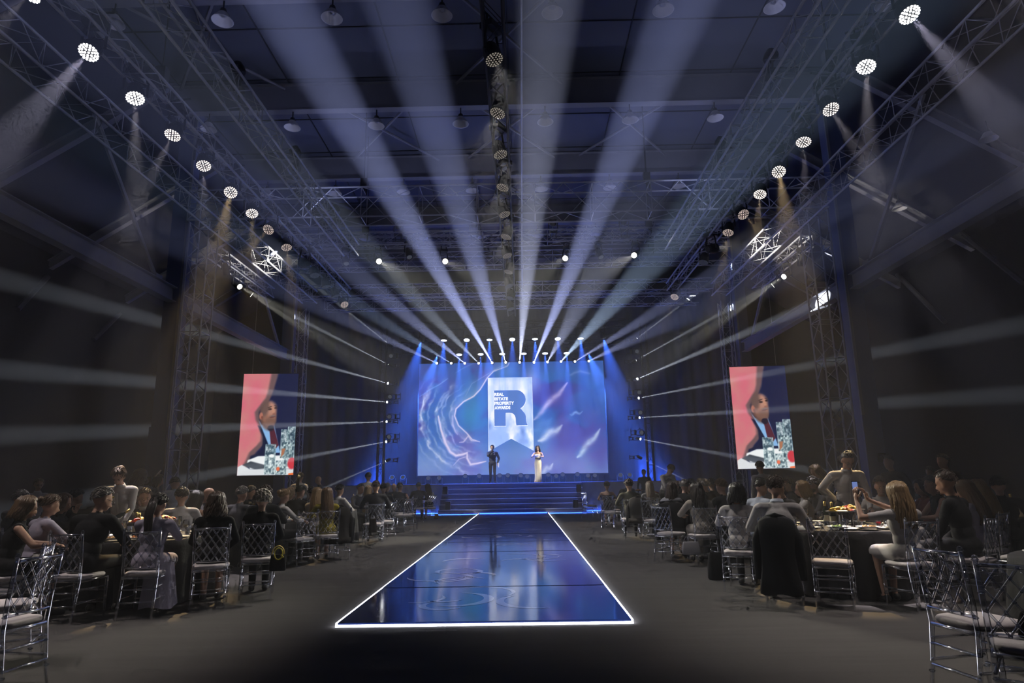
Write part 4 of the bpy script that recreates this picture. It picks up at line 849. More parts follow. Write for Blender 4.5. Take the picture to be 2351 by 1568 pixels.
    if bottom is not None and legs:
        if skirt is None: offset_part(bm_, np.isin(tg, ('thigh', 'calf')) | ((tg == 'pelvis')), .008, 'trousers', cloth(bottom), t); offset_part(bm_, tg == 'foot', .006, 'shoes', SHOEM, t)
        else:
            offset_part(bm_, np.isin(tg, ('thigh', 'pelvis')), .02, 'skirt', cloth(bottom), t); offset_part(bm_, (tg == 'foot') & (ctr[:, 2] < .1), .005, 'shoes', SHOEM, t)
    if collar is not None:
        m2 = MB(); M = Mu @ Matrix.Translation((0, .004, nz+.0)); m2.lathe([(.072*k, -.012), (.067*k, .02), (.06*k, .045), (.064*k, .046), (.078*k, .01)], 18, M=M @ Matrix.Diagonal((1, .95, 1, 1))); build(m2, 'collar', cloth(collar), t, True)
    if topname == 'shirt' and not seated and vox < .022:
        m2 = MB(); pts = [U(0, (.125 if f else .117)+(.018 if f and .24 < z < .36 else 0)+.004, z) for z in (.02, .1, .18, .26, .34, .42)]; m2.path(pts, [.016]*6, 4, squash=.35); build(m2, 'button_placket', tm, t)
    if feat:
        for s in (-1, 1):
            m2 = MB(); m2.ball(Hh(s*.031, .089, .096), (.0105, .007, .005), 8, 5, M=H3); build(m2, 'eye', EYEW, t, True)
            m2 = MB(); m2.path([Hh(s*.014, .100, .116), Hh(s*.034, .096, .121), Hh(s*.052, .082, .115)], [.0032, .0036, .002], 5); build(m2, 'eyebrow', hair_mat(hc), t)
        m2 = MB(); m2.path([Hh(-.024, .093, .03), Hh(0, .105, .031), Hh(.024, .093, .03)], [.003, .0075, .003], 6); build(m2, 'lips', LIPM, t, True)
    if beard: m2 = MB(); m2.ball(Hh(0, .04, .03), (.062, .066, .05), 12, 8, M=H3); build(m2, 'beard', hair_mat(beard), t, True)
    if glasses:
        m2 = MB()
        for s in (-1, 1):
            pts = [Hh(s*.033+.025*math.cos(a), .112, .094+.019*math.sin(a)) for a in np.linspace(0, 2*PI, 13)]; m2.path(pts, [.0022]*13, 5, caps=False)
            m2.tube(Hh(s*.058, .11, .1), Hh(s*.083, .0, .1), .002, n=5)
        m2.tube(Hh(-.008, .114, .097), Hh(.008, .114, .097), .002, n=5); build(m2, 'spectacles', GREYP, t)
    bpy.data.meshes.remove(bm_)
    return t, Mu, Mh
# ================================================================== clear lattice-back chairs
def chair_meshes():
    D = {}
    mb = MB(); n = 40; pr = []
    for (k, z) in ((.93, .0), (1.0, .012), (1.0, .03), (.95, .042), (.6, .05), (0, .052)):
        pr.append((k, z))
    vs = []; fs = []; N = 28
    def sq(a, k):
        e = .45; cx, sx = math.cos(a), math.sin(a); x = .205*k*math.copysign(abs(cx)**e, cx); y = .205*k*math.copysign(abs(sx)**e, sx); return x*(1-.08*(y < 0)), y
    for (k, z) in pr:
        for i in range(N): x, y = sq(2*PI*i/N, max(k, .001)); vs.append((x, y, .435+z))
    for j in range(len(pr)-1):
        for i in range(N): fs.append((j*N+i, j*N+(i+1) % N, (j+1)*N+(i+1) % N, (j+1)*N+i))
    fs.append(tuple(range(N-1, -1, -1))); mb.add(vs, fs); D['cushion'] = mb.mesh('cushion', CUSH, True)
    mb = MB(); rail = [(-.19, .19), (.19, .19), (.175, -.19), (-.175, -.19)]
    for i in range(4): a = rail[i]; b = rail[(i+1) % 4]; mb.tube((*a, .42), (*b, .42), .017, n=8)
    D['seat_frame'] = mb.mesh('seat_frame', ACRYL, True)
    def knots(mb, pts): 
        for p in pts: mb.ball(p, (.021, .021, .011), 8, 4)
    for s in (-1, 1):
        mb = MB(); mb.path([(s*.19, .205, 0), (s*.19, .195, .2), (s*.19, .19, .43)], [.012, .0155, .0175], 8); knots(mb, [(s*.19, .2, .13), (s*.19, .193, .3)]); D['fleg%d' % s] = mb.mesh('front_leg', ACRYL, True)
        mb = MB(); mb.path([(s*.18, -.265, 0), (s*.178, -.225, .2), (s*.176, -.195, .43), (s*.18, -.205, .6), (s*.188, -.245, .92)], [.012, .0155, .0175, .0165, .014], 8); knots(mb, [(s*.179, -.24, .13), (s*.177, -.21, .3), (s*.178, -.198, .52), (s*.184, -.225, .75), (s*.188, -.245, .925)]); mb.ball((s*.188, -.246, .935), .016, 8, 6); D['post%d' % s] = mb.mesh('back_post', ACRYL, True)
    yb = lambda z: -.197-.048*((z-.5)/.42)**1.3
    mb = MB(); mb.tube((-.187, yb(.895), .895), (.187, yb(.895), .895), .0135, n=8); D['top_rail'] = mb.mesh('top_rail', ACRYL, True)
    mb = MB(); mb.tube((-.178, yb(.525), .525), (.178, yb(.525), .525), .0125, n=8); D['lower_rail'] = mb.mesh('lower_rail', ACRYL, True)
    for j, (z, a, b) in enumerate(((.17, (-.178, -.23), (.178, -.23)), (.30, (-.177, -.21), (.177, -.21)), (.15, (-.19, .2), (.19, .2)), (.28, (-.19, .195), (.19, .195)), (.20, (-.18, -.225), (-.19, .197)), (.20, (.18, -.225), (.19, .197)), (.33, (-.178, -.206), (-.19, .193)), (.33, (.178, -.206), (.19, .193)))):
        mb = MB(); mb.tube((*a, z), (*b, z), .0105, n=6); D['st%d' % j] = mb.mesh('stretcher', ACRYL, True)
    # lattice: four diamonds across, three high
    nx, nz = 4, 3; xs = np.linspace(-.172, .172, 2*nx+1); zs = np.linspace(.525, .895, 2*nz+1); bars = []
    def bar(i0, j0, di, dj):
        i, j = i0, j0; pts = [(xs[i], yb(zs[j])+.0, zs[j])]
        while 0 <= i+di <= 2*nx and 0 <= j+dj <= 2*nz: i += di; j += dj; pts.append((xs[i], yb(zs[j]), zs[j]))
        return pts
    for i0 in range(0, 2*nx+1, 2):
        for d in (-1, 1):
            p = bar(i0, 0, d, 1)
            if len(p) > 2: bars.append(p)
    for j0 in (2, 4):
        bars.append(bar(0, j0, 1, 1)); bars.append(bar(2*nx, j0, -1, 1))
    D['bars'] = []
    for p in bars:
        mb = MB(); mb.path(p, [.008]*len(p), 6)
        for q in p: mb.ball(q, (.0125, .0125, .0125), 6, 4)
        D['bars'].append(mb.mesh('lattice_bar', ACRYL, True))
    mb = MB()
    for p in bars:
        mb.path(p, [.008]*len(p), 5)
        for q in p[::1]: mb.ball(q, (.012, .012, .012), 5, 3)
    D['lattice'] = mb.mesh('back_lattice', ACRYL)
    mb = MB()
    for s in (-1, 1):
        mb.path([(s*.19, .205, 0), (s*.19, .19, .43)], [.012, .0175], 6); mb.path([(s*.18, -.265, 0), (s*.176, -.195, .43), (s*.18, -.205, .6), (s*.188, -.245, .93)], [.012, .0175, .0165, .014], 6)
    for i in range(4): a = rail[i]; b = rail[(i+1) % 4]; mb.tube((*a, .42), (*b, .42), .017, n=6)
    for (z, a, b) in ((.17, (-.178, -.23), (.178, -.23)), (.30, (-.177, -.21), (.177, -.21)), (.20, (-.18, -.225), (-.19, .197)), (.20, (.18, -.225), (.19, .197)), (.33, (-.178, -.206), (-.19, .193)), (.33, (.178, -.206), (.19, .193))): mb.tube((*a, z), (*b, z), .0105, n=5)
    mb.tube((-.187, yb(.895), .895), (.187, yb(.895), .895), .0135, n=6); mb.tube((-.178, yb(.525), .525), (.178, yb(.525), .525), .0125, n=6); D['frame'] = mb.mesh('chair_frame', ACRYL)
    return D
CH = chair_meshes()
def chair(x, y, face, label, detail=1, group=None):
    t = thing('lattice_chair', label, 'chair', (x, y, 0), math.radians(face-90), group)
    link('cushion', CH['cushion'], t)
    if detail == 0: link('chair_frame', CH['frame'], t); link('back_lattice', CH['lattice'], t); return t
    link('seat_frame', CH['seat_frame'], t)
    for s in (-1, 1): link('front_leg', CH['fleg%d' % s], t); link('back_post', CH['post%d' % s], t)
    link('top_rail', CH['top_rail'], t); link('lower_rail', CH['lower_rail'], t)
    for j in range(8): link('stretcher', CH['st%d' % j], t)
    if detail == 2:
        for m in CH['bars']: link('lattice_bar', m, t)
    else: link('back_lattice', CH['lattice'], t)
    return t
# ================================================================== round tables and what stands on them
def cloth_mesh(R):
    mb = MB(); N = 96; vs = []; fs = []; ring = []
    for (k, z, w) in ((.0, .756, 0), (.6, .756, 0), (.985, .756, 0), (1.0, .748, .001), (1.01, .66, .012), (1.03, .4, .035), (1.05, .02, .055)):
        if k == 0: vs.append((0, 0, z)); continue
        base = len(vs)
        for i in range(N): a = 2*PI*i/N; r = R*k+w*math.sin(a*17+.6*math.sin(3*a)); vs.append((r*math.cos(a), r*math.sin(a), z))
        ring.append(base)
    for i in range(N): fs.append((0, ring[0]+i, ring[0]+(i+1) % N))
    for j in range(len(ring)-1):
        for i in range(N): fs.append((ring[j]+i, ring[j+1]+i, ring[j+1]+(i+1) % N, ring[j]+(i+1) % N))
    mb.add(vs, fs); return mb.mesh('tablecloth', BLACKCLOTH, True)
TCL = cloth_mesh(.9); mb = MB(); mb.lathe([(0, .715), (.88, .715), (.88, .74), (0, .74)], 48); TTOP = mb.mesh('tabletop', DARKSTEEL)
def lm(prof, name, mat, n=18): mb = MB(); mb.lathe(prof, n); return mb.mesh(name, mat, True)
PLATE = lm([(0, .008), (.075, .008), (.13, .02), (.135, .022), (.133, .016), (.08, .0), (0, 0)], 'plate', CHINA, 28)
BOWL = lm([(.0, .09), (.016, .092), (.034, .108), (.042, .135), (.04, .175), (.034, .2), (.032, .2), (.038, .174), (.040, .137), (.032, .112), (0, .098)], 'bowl', GLASSM); STEM = lm([(.034, 0), (.033, .004), (.006, .01), (.004, .05), (.005, .088), (.012, .094)], 'stem', GLASSM, 12)
WINE = lm([(0, .1), (.03, .112), (.039, .135), (0, .136)], 'drink', clear_mat('white_wine', (.9, .75, .3), .1, .1))
FLUTE = lm([(.03, 0), (.029, .004), (.005, .01), (.004, .09), (.018, .11), (.026, .16), (.025, .225), (.023, .225), (.023, .16), (.014, .112), (0, .105)], 'flute', GLASSM); FIZZ = lm([(0, .108), (.014, .114), (.022, .16), (.022, .2), (0, .2)], 'drink', clear_mat('sparkling_wine', (.95, .85, .4), .1, .12))
TUMB = lm([(0, .006), (.03, .006), (.036, .115), (.039, .115), (.034, 0), (0, 0)], 'tumbler', GLASSM); REDD = lm([(0, .012), (.029, .012), (.032, .075), (0, .075)], 'drink', noise_mat('red_drink', (.5, .01, .02), (.4, .01, .02), 8, .1))
WATER = lm([(0, .012), (.029, .012), (.032, .07), (0, .07)], 'drink', clear_mat('still_water', (.85, .9, .92), .05, .1))
BOT = lm([(0, 0), (.036, 0), (.037, .01), (.037, .17), (.03, .2), (.014, .225), (.0135, .29), (.0155, .292), (.0155, .302), (0, .304)], 'bottle_body', noise_mat('dark_bottle_glass', (.012, .02, .012), (.02, .03, .018), 6, .12)); BLAB = lm([(.0378, .05), (.0378, .13)], 'bottle_label', noise_mat('gold_label', (.5, .42, .22), (.62, .6, .5), 30, .5)); BCAP = lm([(.016, .245), (.0165, .303), (0, .306)], 'bottle_cap', noise_mat('gold_foil', (.5, .36, .1), (.4, .28, .08), 20, .3, .8))
JUG = lm([(0, .004), (.045, .004), (.052, .1), (.04, .17), (.044, .21), (.046, .21), (.043, .17), (.056, .1), (.048, 0), (0, 0)], 'jug_body', GLASSM)
FOODC = [noise_mat('food_yellow', (.62, .42, .05), (.5, .32, .04), 20, .5), noise_mat('food_red', (.5, .05, .03), (.38, .04, .03), 20, .5), noise_mat('food_green', (.1, .22, .04), (.16, .28, .06), 20, .5), noise_mat('food_orange', (.62, .22, .04), (.5, .17, .03), 20, .5), noise_mat('food_bread', (.45, .28, .12), (.36, .2, .09), 20, .7)]
def wedge(mat):
    mb = MB(); vs = []; N = 8
    for i in range(N+1): a = PI*i/N; vs += [(.045*math.cos(a), -.012, .03*math.sin(a)), (.045*math.cos(a), .012, .03*math.sin(a))]
    fs = [(2*i, 2*i+1, 2*i+3, 2*i+2) for i in range(N)]+[tuple(2*i for i in range(N, -1, -1)), tuple(2*i+1 for i in range(N+1)), (0, 2*N, 2*N+1, 1)]; mb.add(vs, fs); return mb.mesh('fruit_slice', mat)
WEDGE = [wedge(m) for m in FOODC]
STANDM = lm([(.07, 0), (.07, .006), (.012, .012), (.012, .17), (.02, .18), (.17, .186), (.18, .2), (.175, .2), (.165, .192), (0, .19)], 'cake_stand', noise_mat('dark_stand', (.05, .05, .055), (.08, .08, .085), 8, .3, .6), 24)
mb = MB(); mb.add([(-.05, .018, 0), (.05, .018, 0), (.05, 0, .14), (-.05, 0, .14), (-.05, -.018, 0), (.05, -.018, 0)], [(0, 1, 2, 3), (4, 3, 2, 5)]); CARD = mb.mesh('folded_card', noise_mat('white_card', (.7, .7, .68), (.62, .62, .6), 10, .8))
mb = MB(); mb.path([(-.07, 0, .02), (-.02, .01, .035), (.03, -.01, .03), (.08, 0, .015)], [.035, .045, .045, .03], 8, squash=.5); NAPK = mb.mesh('napkin', cloth((.65, .63, .6), 'napkin_linen'), True)
def put(name, cat, label, group, parts, x, y, z=.7565, rz=0):
    t = thing(name, label, cat, (x, y, z), rz, group)
    for (n_, m) in parts: link(n_, m, t)
    return t
TABLES = []
def table(cx, cy, where, rich=1):
    t = thing('round_table', 'round table under a black cloth, %s' % where, 'table', (cx, cy, 0)); link('tabletop', TTOP, t); link('tablecloth', TCL, t)
    r = random.Random(int(cx*100+cy*7)); nP = 9 if rich else 6
    for i in range(nP):
        a = 2*PI*i/nP+.2; rr = .68
        put('dinner_plate', 'plate', 'white dinner plate laid on the table %s' % where, 'plates %s' % where, [('plate', PLATE)], cx+rr*math.cos(a), cy+rr*math.sin(a))
    for i in range(14 if rich else 8):
        a = 2*PI*(i+.5)/(14 if rich else 8)+r.uniform(-.1, .1); rr = r.uniform(.46, .53); x, y = cx+rr*math.cos(a), cy+rr*math.sin(a); k = i % 4
        if k == 0: put('wine_glass', 'glass', 'stemmed wine glass on the table %s' % where, 'wine glasses %s' % where, [('bowl', BOWL), ('stem', STEM), ('drink', WINE)], x, y)
        elif k == 1: put('tumbler', 'glass', 'cut glass tumbler on the table %s' % where, 'tumblers %s' % where, [('tumbler', TUMB), ('drink', WATER)], x, y)
        elif k == 2: put('champagne_flute', 'glass', 'tall champagne flute on the table %s' % where, 'champagne flutes %s' % where, [('flute', FLUTE), ('drink', FIZZ)], x, y)
        else: put('red_drink', 'glass', 'tumbler of red drink on the table %s' % where, 'red drinks %s' % where, [('tumbler', TUMB), ('drink', REDD)], x, y)
    for i in range(2 if rich else 1):
        a = (r.uniform(.6, 1.6) if i else r.uniform(-2.4, -.8)); x, y = cx+.25*math.cos(a), cy+.25*math.sin(a); t2 = put('fruit_stand', 'fruit stand', 'footed stand of %s on the table %s' % ('red and yellow fruit' if i == 0 else 'fruit further back', where), None, [('stand', STANDM)], x, y)
        for k in range(16):
            q = r.uniform(0, .13); b = r.uniform(0, 6.3); m = WEDGE[r.choice((0, 0, 1, 3, 0, 1))]
            link('fruit_slice', m, t2, Matrix.Translation((q*math.cos(b), q*math.sin(b), .195+.035*(1-q/.13)+.0)) @ rotz(r.uniform(0, 360)) @ Matrix.Rotation(r.uniform(-.5, .5), 4, 'X'))
    for i in range(2 if rich else 1):
        a = r.uniform(2, 3.6)+i*1.3; put('wine_bottle', 'bottle', '%s dark wine bottle standing on the table %s' % (('gold capped', 'second')[i], where), None, [('bottle_body', BOT), ('bottle_label', BLAB), ('bottle_cap', BCAP)], cx+.2*math.cos(a), cy+.2*math.sin(a))
    a = r.uniform(0, 6); put('menu_card', 'card', 'folded white menu card on the table %s' % where, None, [('folded_card', CARD)], cx+.08*math.cos(a), cy+.08*math.sin(a), rz=r.uniform(-.6, .6))
    if rich:
        a = r.uniform(3.4, 4.2); put('napkin', 'napkin', 'crumpled white napkin on the table %s' % where, None, [('napkin', NAPK)], cx+.36*math.cos(a), cy+.36*math.sin(a), rz=1)
        a = r.uniform(4.6, 5.4); put('water_jug', 'jug', 'clear water jug on the table %s' % where, None, [('jug_body', JUG)], cx+.37*math.cos(a), cy+.37*math.sin(a))
        for i in range(3):
            a = 4.2+i*.5+r.uniform(-.1, .1); x, y = cx+.72*math.cos(a)*.96, cy+.72*math.sin(a)*.96; t2 = put('snack_plate', 'plate', 'small plate with %s on the table %s' % (('salad leaves', 'bread', 'orange canapes')[i], where), None, [('plate', PLATE)], x*.0+cx+.72*math.cos(a), cy+.72*math.sin(a), .78)
            for k in range(6): link('food_piece', WEDGE[(2, 4, 3)[i]], t2, Matrix.Translation((r.uniform(-.06, .06), r.uniform(-.06, .06), .012)) @ rotz(r.uniform(0, 360)) @ Matrix.Scale(.7, 4))
TL = [(-4.95, 8.75), (-5.0, 12.55), (-5.0, 16.35), (-5.0, 20.4), (-5.1, 24.9)]; TR = [(4.12, 8.75), (4.05, 12.55), (4.0, 16.35), (4.0, 20.4), (4.1, 24.5)]
ORD = ('nearest', 'second', 'third', 'fourth', 'farthest')
for i, (x, y) in enumerate(TL): table(x, y, '%s in the inner left row' % ORD[i], i == 0)
for i, (x, y) in enumerate(TR): table(x, y, '%s in the inner right row' % ORD[i], i == 0)
for x, y, w in ((-8.9, 10.7, 'nearest in the outer left row'), (-8.9, 14.6, 'second in the outer left row'), (-8.9, 18.6, 'third in the outer left row'), (7.95, 10.75, 'nearest in the outer right row'), (7.95, 14.6, 'second in the outer right row'), (7.95, 18.6, 'third in the outer right row'), (4.62, 5.0, 'at the right picture edge')): table(x, y, w, 0)
# ================================================================== guests, staff and their chairs
BK = (.008, .008, .010); NV = (.014, .016, .03); WH = (.50, .48, .47); LAV = (.40, .37, .46); CRM = (.42, .38, .33); GR = (.10, .10, .11); OL = (.13, .125, .09); YE = (.30, .24, .03); LB = (.38, .42, .5)
CHN = {}
def guest(label, px, Y, face, chairlab=None, cd=0, **k):
    p = at(px, 1140, Y=Y); near = Y < 9.6; k.setdefault('vox', .0155 if near else .021 if Y < 13 else .03)
    f = math.radians(face); 
    r = person(label, (p.x, p.y, 0), face, **k)
    if chairlab is not None: chair(p.x-.03*math.cos(f), p.y-.03*math.sin(f), face, 'clear lattice chair '+chairlab, cd)
    return r
M = dict(sex='m'); S = dict(seated=False)
# ---- left of the runway, from the camera inwards
guest('woman with a blond bob in a black sleeveless dress at the far left edge', 38, 7.33, 40, 'under the woman in black at the far left', 1, hair='bob', hc='darkblond', top=BK, garment='vest', feat=True, bottom=BK, skirt=1)
guest('woman in a white jacket with pinned up blond hair, seen from behind', 95, 7.88, 62, 'under the woman in the white jacket at the left', 1, hair='bun', hc='darkblond', top=LAV, topname='jacket', jacket=True, hyaw=-20, bottom=WH)
guest('brown haired woman in profile beside the woman in the white jacket', 128, 9.10, 10, None, hair='mid', hc='auburn', top=BK, feat=True, pose='chin')
guest('man with grey temples in a black suit leaning on the left front table', 207, 7.42, 84, 'under the man in the black suit at the left front table', 2, sex='m', hair='short', hc='grey', top=BK, topname='suit_jacket', jacket=True, hyaw=-28, lean=14, glasses=True, scale=1.03)
guest('woman with a long ponytail in a pale lavender dress seen from behind', 358, 7.62, 98, 'holding the woman in the lavender dress', 2, hair='ponytail', hc='dark', top=LAV, garment='long', topname='dress', bottom=LAV, skirt=1, pose='clap', hyaw=-8)
guest('woman with wavy brown hair in black, turned toward the stage at the left front table', 497, 8.12, 112, 'of the wavy haired woman in black at the left front table', 2, hair='mid', hc='brown', top=BK, bottom=BK, pose='lap', skirt=1)
guest('woman with a big cloud of grey blond curls in black', 602, 8.75, 108, 'of the curly haired woman with the handbag', 2, hair='curly', hc='silver', top=BK, bottom=BK, pose='lap')
guest('dark haired guest in black raising one arm at the left', 158, 10.60, 60, None, hair='short', hc='black', top=BK, pose='raise', sex='m')
guest('dark haired man seen from behind at the far left', 30, 10.10, 70, None, hair='short', hc='dark', top=BK, sex='m')
guest('half hidden dark haired guest behind the man in the black suit', 226, 11.60, 80, None, hair='short', hc='black', top=NV, sex='m')
guest('young waitress in glasses and a white shirt standing at the far left', 84, 12.60, 320, None, sex='f', seated=False, hair='bun', hc='black', top=WH, topname='shirt', pose='down', feat=True, glasses=True, scale=.93, collar=WH, lean=2)
WL = guest('waitress in a white shirt with a name badge leaning in with a bottle', 283, 9.60, 285, None, sex='f', seated=False, hair='bun', hc='auburn', top=WH, topname='shirt', pose='serve', feat=True, lean=24, hpitch=16, collar=WH, scale=1.03, vox=.0155)
guest('second white shirted waiter half hidden behind the leaning waitress', 306, 11.30, 60, None, sex='f', seated=False, hair='mid', hc='brown', top=WH, topname='shirt', pose='down', lean=6)
guest('woman with a white headband standing by the left lattice tower', 349, 14.08, 20, None, seated=False, hair='bob', hc='dark', top=BK, pose='down', scale=.97)
guest('fair haired man in a dark suit facing the camera at the left front table', 338, 10.15, 282, None, sex='m', hair='short', hc='brown', top=BK, topname='suit_jacket', feat=True, collar=WH, hyaw=20)
guest('woman with tied hair beside the fair haired man in the dark suit', 322, 10.63, 300, None, hair='bun', hc='brown', top=CRM, garment='strapless', feat=True)
guest('dark haired waiter in a striped white shirt bending over by the left tower', 410, 12.00, 130, None, sex='m', seated=False, hair='short', hc='black', top=LB, topname='shirt', lean=32, pose='serve', scale=.95)
guest('man in a white shirt turned away behind the clapping ponytail woman', 418, 10.02, 120, None, sex='m', hair='short', hc='dark', top=WH, topname='shirt', lean=6)
guest('woman with long straight black hair and bare shoulders', 442, 10.60, 80, None, hair='straight', hc='black', top=BK, garment='strapless')
guest('bald bearded man in profile looking right', 463, 11.14, 5, None, sex='m', hair='crop', hc='dark', top=GR, feat=True, beard='dark', hairless=True)
guest('man with short grey hair clapping in a dark suit', 545, 11.20, 75, None, sex='m', hair='short', hc='grey', top=GR, topname='suit_jacket', pose='clap')
guest('dark haired man in glasses and a black suit behind the grey haired man', 562, 13.58, 40, None, sex='m', hair='short', hc='black', top=BK, glasses=True)
guest('man with bushy brown hair behind the curly haired woman', 604, 10.96, 95, None, sex='m', hair='bushy', hc='brown', top=BK)
guest('woman with blond pinned up hair in white at the second left table', 640, 11.48, 55, None, hair='bun', hc='blond', top=WH, feat=True)
guest('blond woman in glasses looking right at the second left table', 657, 14.90, 20, None, hair='bob', hc='blond', top=CRM, glasses=True, feat=True)
guest('dark haired man in a black shirt at the second left table', 676, 13.95, 70, None, sex='m', hair='short', hc='dark', top=BK, hyaw=-15, lean=14)
guest('waitress with a dark ponytail in a white shirt seen from behind', 685, 17.18, 95, None, seated=False, hair='ponytail', hc='black', top=WH, topname='shirt', pose='down')
guest('woman with long golden hair clapping at the second left table', 726, 13.44, 100, None, hair='straight', hc='blond', top=CRM, pose='clap')
guest('woman with very long brown hair in a yellow dress on the aisle', 752, 12.35, 115, 'of the long haired woman in yellow, by the aisle', 1, hair='straight', hc='darkblond', top=YE, topname='dress', bottom=YE, skirt=1, lean=4)
guest('bald man standing in the dark beyond the second left table', 738, 19.20, 200, None, sex='m', seated=False, hair='crop', hc='dark', top=NV, pose='down', hairless=True, scale=.93)
guest('dark curly haired guest behind the golden haired woman', 712, 15.16, 90, None, hair='bushy', hc='dark', top=GR)
guest('young man with glasses at the third left table', 772, 15.38, 60, None, sex='m', hair='short', hc='black', top=WH, glasses=True)
guest('older man in a dark suit and pale tie turned to the right', 820, 17.50, 330, None, sex='m', hair='crop', hc='grey', top=NV, topname='suit_jacket', feat=True, collar=WH)
guest('woman with straight blond hair at the third left table', 843, 18.48, 90, None, hair='straight', hc='blond', top=(.3, .2, .1))
guest('broad shouldered man with brown hair in a dark suit by the aisle', 863, 15.84, 105, 'of the broad shouldered man in the dark suit', 1, sex='m', hair='short', hc='brown', top=(.02, .02, .026), topname='suit_jacket', jacket=True, scale=1.05)
guest('waiter in a white shirt seen from behind near the left stage corner', 843, 19.36, 95, None, sex='m', seated=False, hair='short', hc='black', top=WH, topname='shirt', pose='down', scale=.97)
guest('dark haired man behind the broad shouldered man', 880, 18.20, 100, None, sex='m', hair='short', hc='black', top=NV)
guest('grey haired man at the fourth left table', 884, 21.48, 60, None, sex='m', hair='short', hc='grey', top=NV)
guest('man in a black waistcoat with white sleeves at the fourth left table', 917, 20.60, 95, 'of the man in the waistcoat, left of the runway', 0, sex='m', hair='short', hc='black', top=NV, garment='vest', topname='waistcoat', hyaw=-30)
guest('bald man in the distance at the fourth left table', 908, 22.60, 250, None, sex='m', hair='crop', hc='dark', top=NV, hairless=True)
guest('man in a dark suit on the aisle close to the stage', 961, 24.10, 100, 'of the man in the suit near the stage', 0, sex='m', hair='short', hc='black', top=NV, topname='suit_jacket', jacket=True)
guest('long haired woman in a white blouse and black skirt close to the stage', 985, 24.70, 125, 'of the woman in the white blouse near the stage', 0, hair='straight', hc='brown', top=WH, bottom=BK, skirt=1)
# ---- right of the runway
guest('woman with pinned up hair and a bare back in a navy dress', 1394, 20.00, 80, 'of the woman with the bare back', 0, hair='bun', hc='brown', top=NV, garment='strapless', bottom=NV, skirt=1)
guest('dark haired guest beyond the bare backed woman', 1442, 22.20, 90, None, sex='m', hair='short', hc='dark', top=NV)
guest('guest with brown hair in an olive jacket seen from behind', 1446, 16.00, 85, 'of the guest in the olive jacket', 1, sex='m', hair='bushy', hc='brown', top=OL, scale=1.0)
guest('woman with long brown hair in grey at the third right table', 1494, 17.38, 88, 'of the long haired woman in grey', 1, hair='straight', hc='brown', top=GR)
guest('stage hand in dark clothes and a cap standing by the stage corner', 1482, 26.60, 250, None, sex='m', seated=False, hair='crop', hc='black', top=NV, pose='down')
guest('balding waiter in a white shirt bending over the third right table', 1527, 18.60, 300, None, sex='m', seated=False, hair='balding', hc='brown', top=WH, topname='shirt', pose='serve', lean=20, hpitch=25, feat=True, scale=1.05)
guest('woman in a black dress with a broad white collar', 1541, 12.40, 70, 'of the woman with the broad white collar', 1, hair='long', hc='brown', top=BK, topname='dress', bottom=BK, skirt=1)
guest('grey haired man in a dark suit facing the second right table', 1567, 13.94, 60, None, sex='m', hair='bushy', hc='grey', top=BK, lean=16)
guest('brown haired guest behind the grey haired man', 1557, 14.82, 90, None, hair='mid', hc='brown', top=GR)
guest('dark haired guest near the bending waiter', 1541, 17.60, 90, None, sex='m', hair='short', hc='black', top=BK)
guest('blond woman looking left at the second right table', 1588, 15.20, 200, None, hair='mid', hc='blond', top=CRM, feat=True)
guest('dark haired man next to the blond woman at the second right table', 1600, 14.36, 150, None, sex='m', hair='short', hc='black', top=LB)
guest('woman with long wavy dark hair in a cream coat', 1605, 11.25, 92, 'of the woman in the cream coat', 1, hair='wavy', hc='dark', top=CRM, topname='coat', jacket=True, bottom=CRM)
guest('balding man in a dark jacket at the second right table', 1630, 13.78, 130, None, sex='m', hair='balding', hc='grey', top=BK, topname='suit_jacket')
guest('dark guest in the shadows behind the balding man, left side', 1614, 17.32, 100, None, sex='m', hair='short', hc='dark', top=NV)
guest('dark guest in the shadows behind the balding man, right side', 1641, 15.26, 100, None, sex='m', hair='short', hc='black', top=BK)
guest('fair brown haired man in a dark suit at the second right table', 1668, 11.46, 115, None, sex='m', hair='short', hc='darkblond', top=BK, topname='suit_jacket')
guest('woman with a black bob in a white jacket on the right', 1690, 8.75, 62, 'of the woman with the black bob', 2, hair='bob', hc='black', top=WH, topname='jacket', jacket=True, lean=4)
guest('young man with short dark hair in a pale blue shirt, in profile', 1737, 10.30, 25, None, sex='m', hair='crop', hc='dark', top=LB, feat=True, topname='shirt')
guest('waiter in a white shirt seen from behind below the right side screen', 1756, 15.20, 95, None, sex='m', seated=False, hair='short', hc='black', top=WH, topname='shirt', pose='down')
guest('balding man in a white shirt with his jacket on the chair', 1782, 7.72, 68, None, sex='m', hair='balding', hc='brown', top=WH, topname='shirt', lean=10, collar=LB, hyaw=-12, scale=1.03)
guest('woman with tied brown hair leaning left at the right', 1815, 11.46, 200, None, hair='bun', hc='brown', top=BK, feat=True, lean=18)
guest('dark haired guest in shadow behind the leaning woman', 1824, 13.40, 170, None, sex='m', hair='short', hc='dark', top=BK)
guest('woman with a light brown bob looking left, in a pale top', 1849, 10.50, 158, None, hair='bob', hc='darkblond', top=WH, feat=True, lean=2)
guest('bearded dark haired man looking left beside the pale topped woman', 1886, 11.66, 175, None, sex='m', hair='bushy', hc='dark', top=BK, beard='dark', feat=True)
guest('fair haired server reaching out an arm behind the waiter with glasses', 1908, 12.08, 200, None, seated=False, hair='mid', hc='blond', top=WH, topname='shirt', pose='serve', lean=26, feat=True, scale=.98)
WR = guest('waiter in glasses and a white stand collar shirt leaning over the table', 1943, 9.92, 268, None, sex='m', seated=False, hair='quiff', hc='dark', skin='tan', top=(.6, .57, .55), topname='shirt', pose='behind', lean=12, hpitch=24, feat=True, glasses=True, collar=WH, vox=.014, scale=1.02)
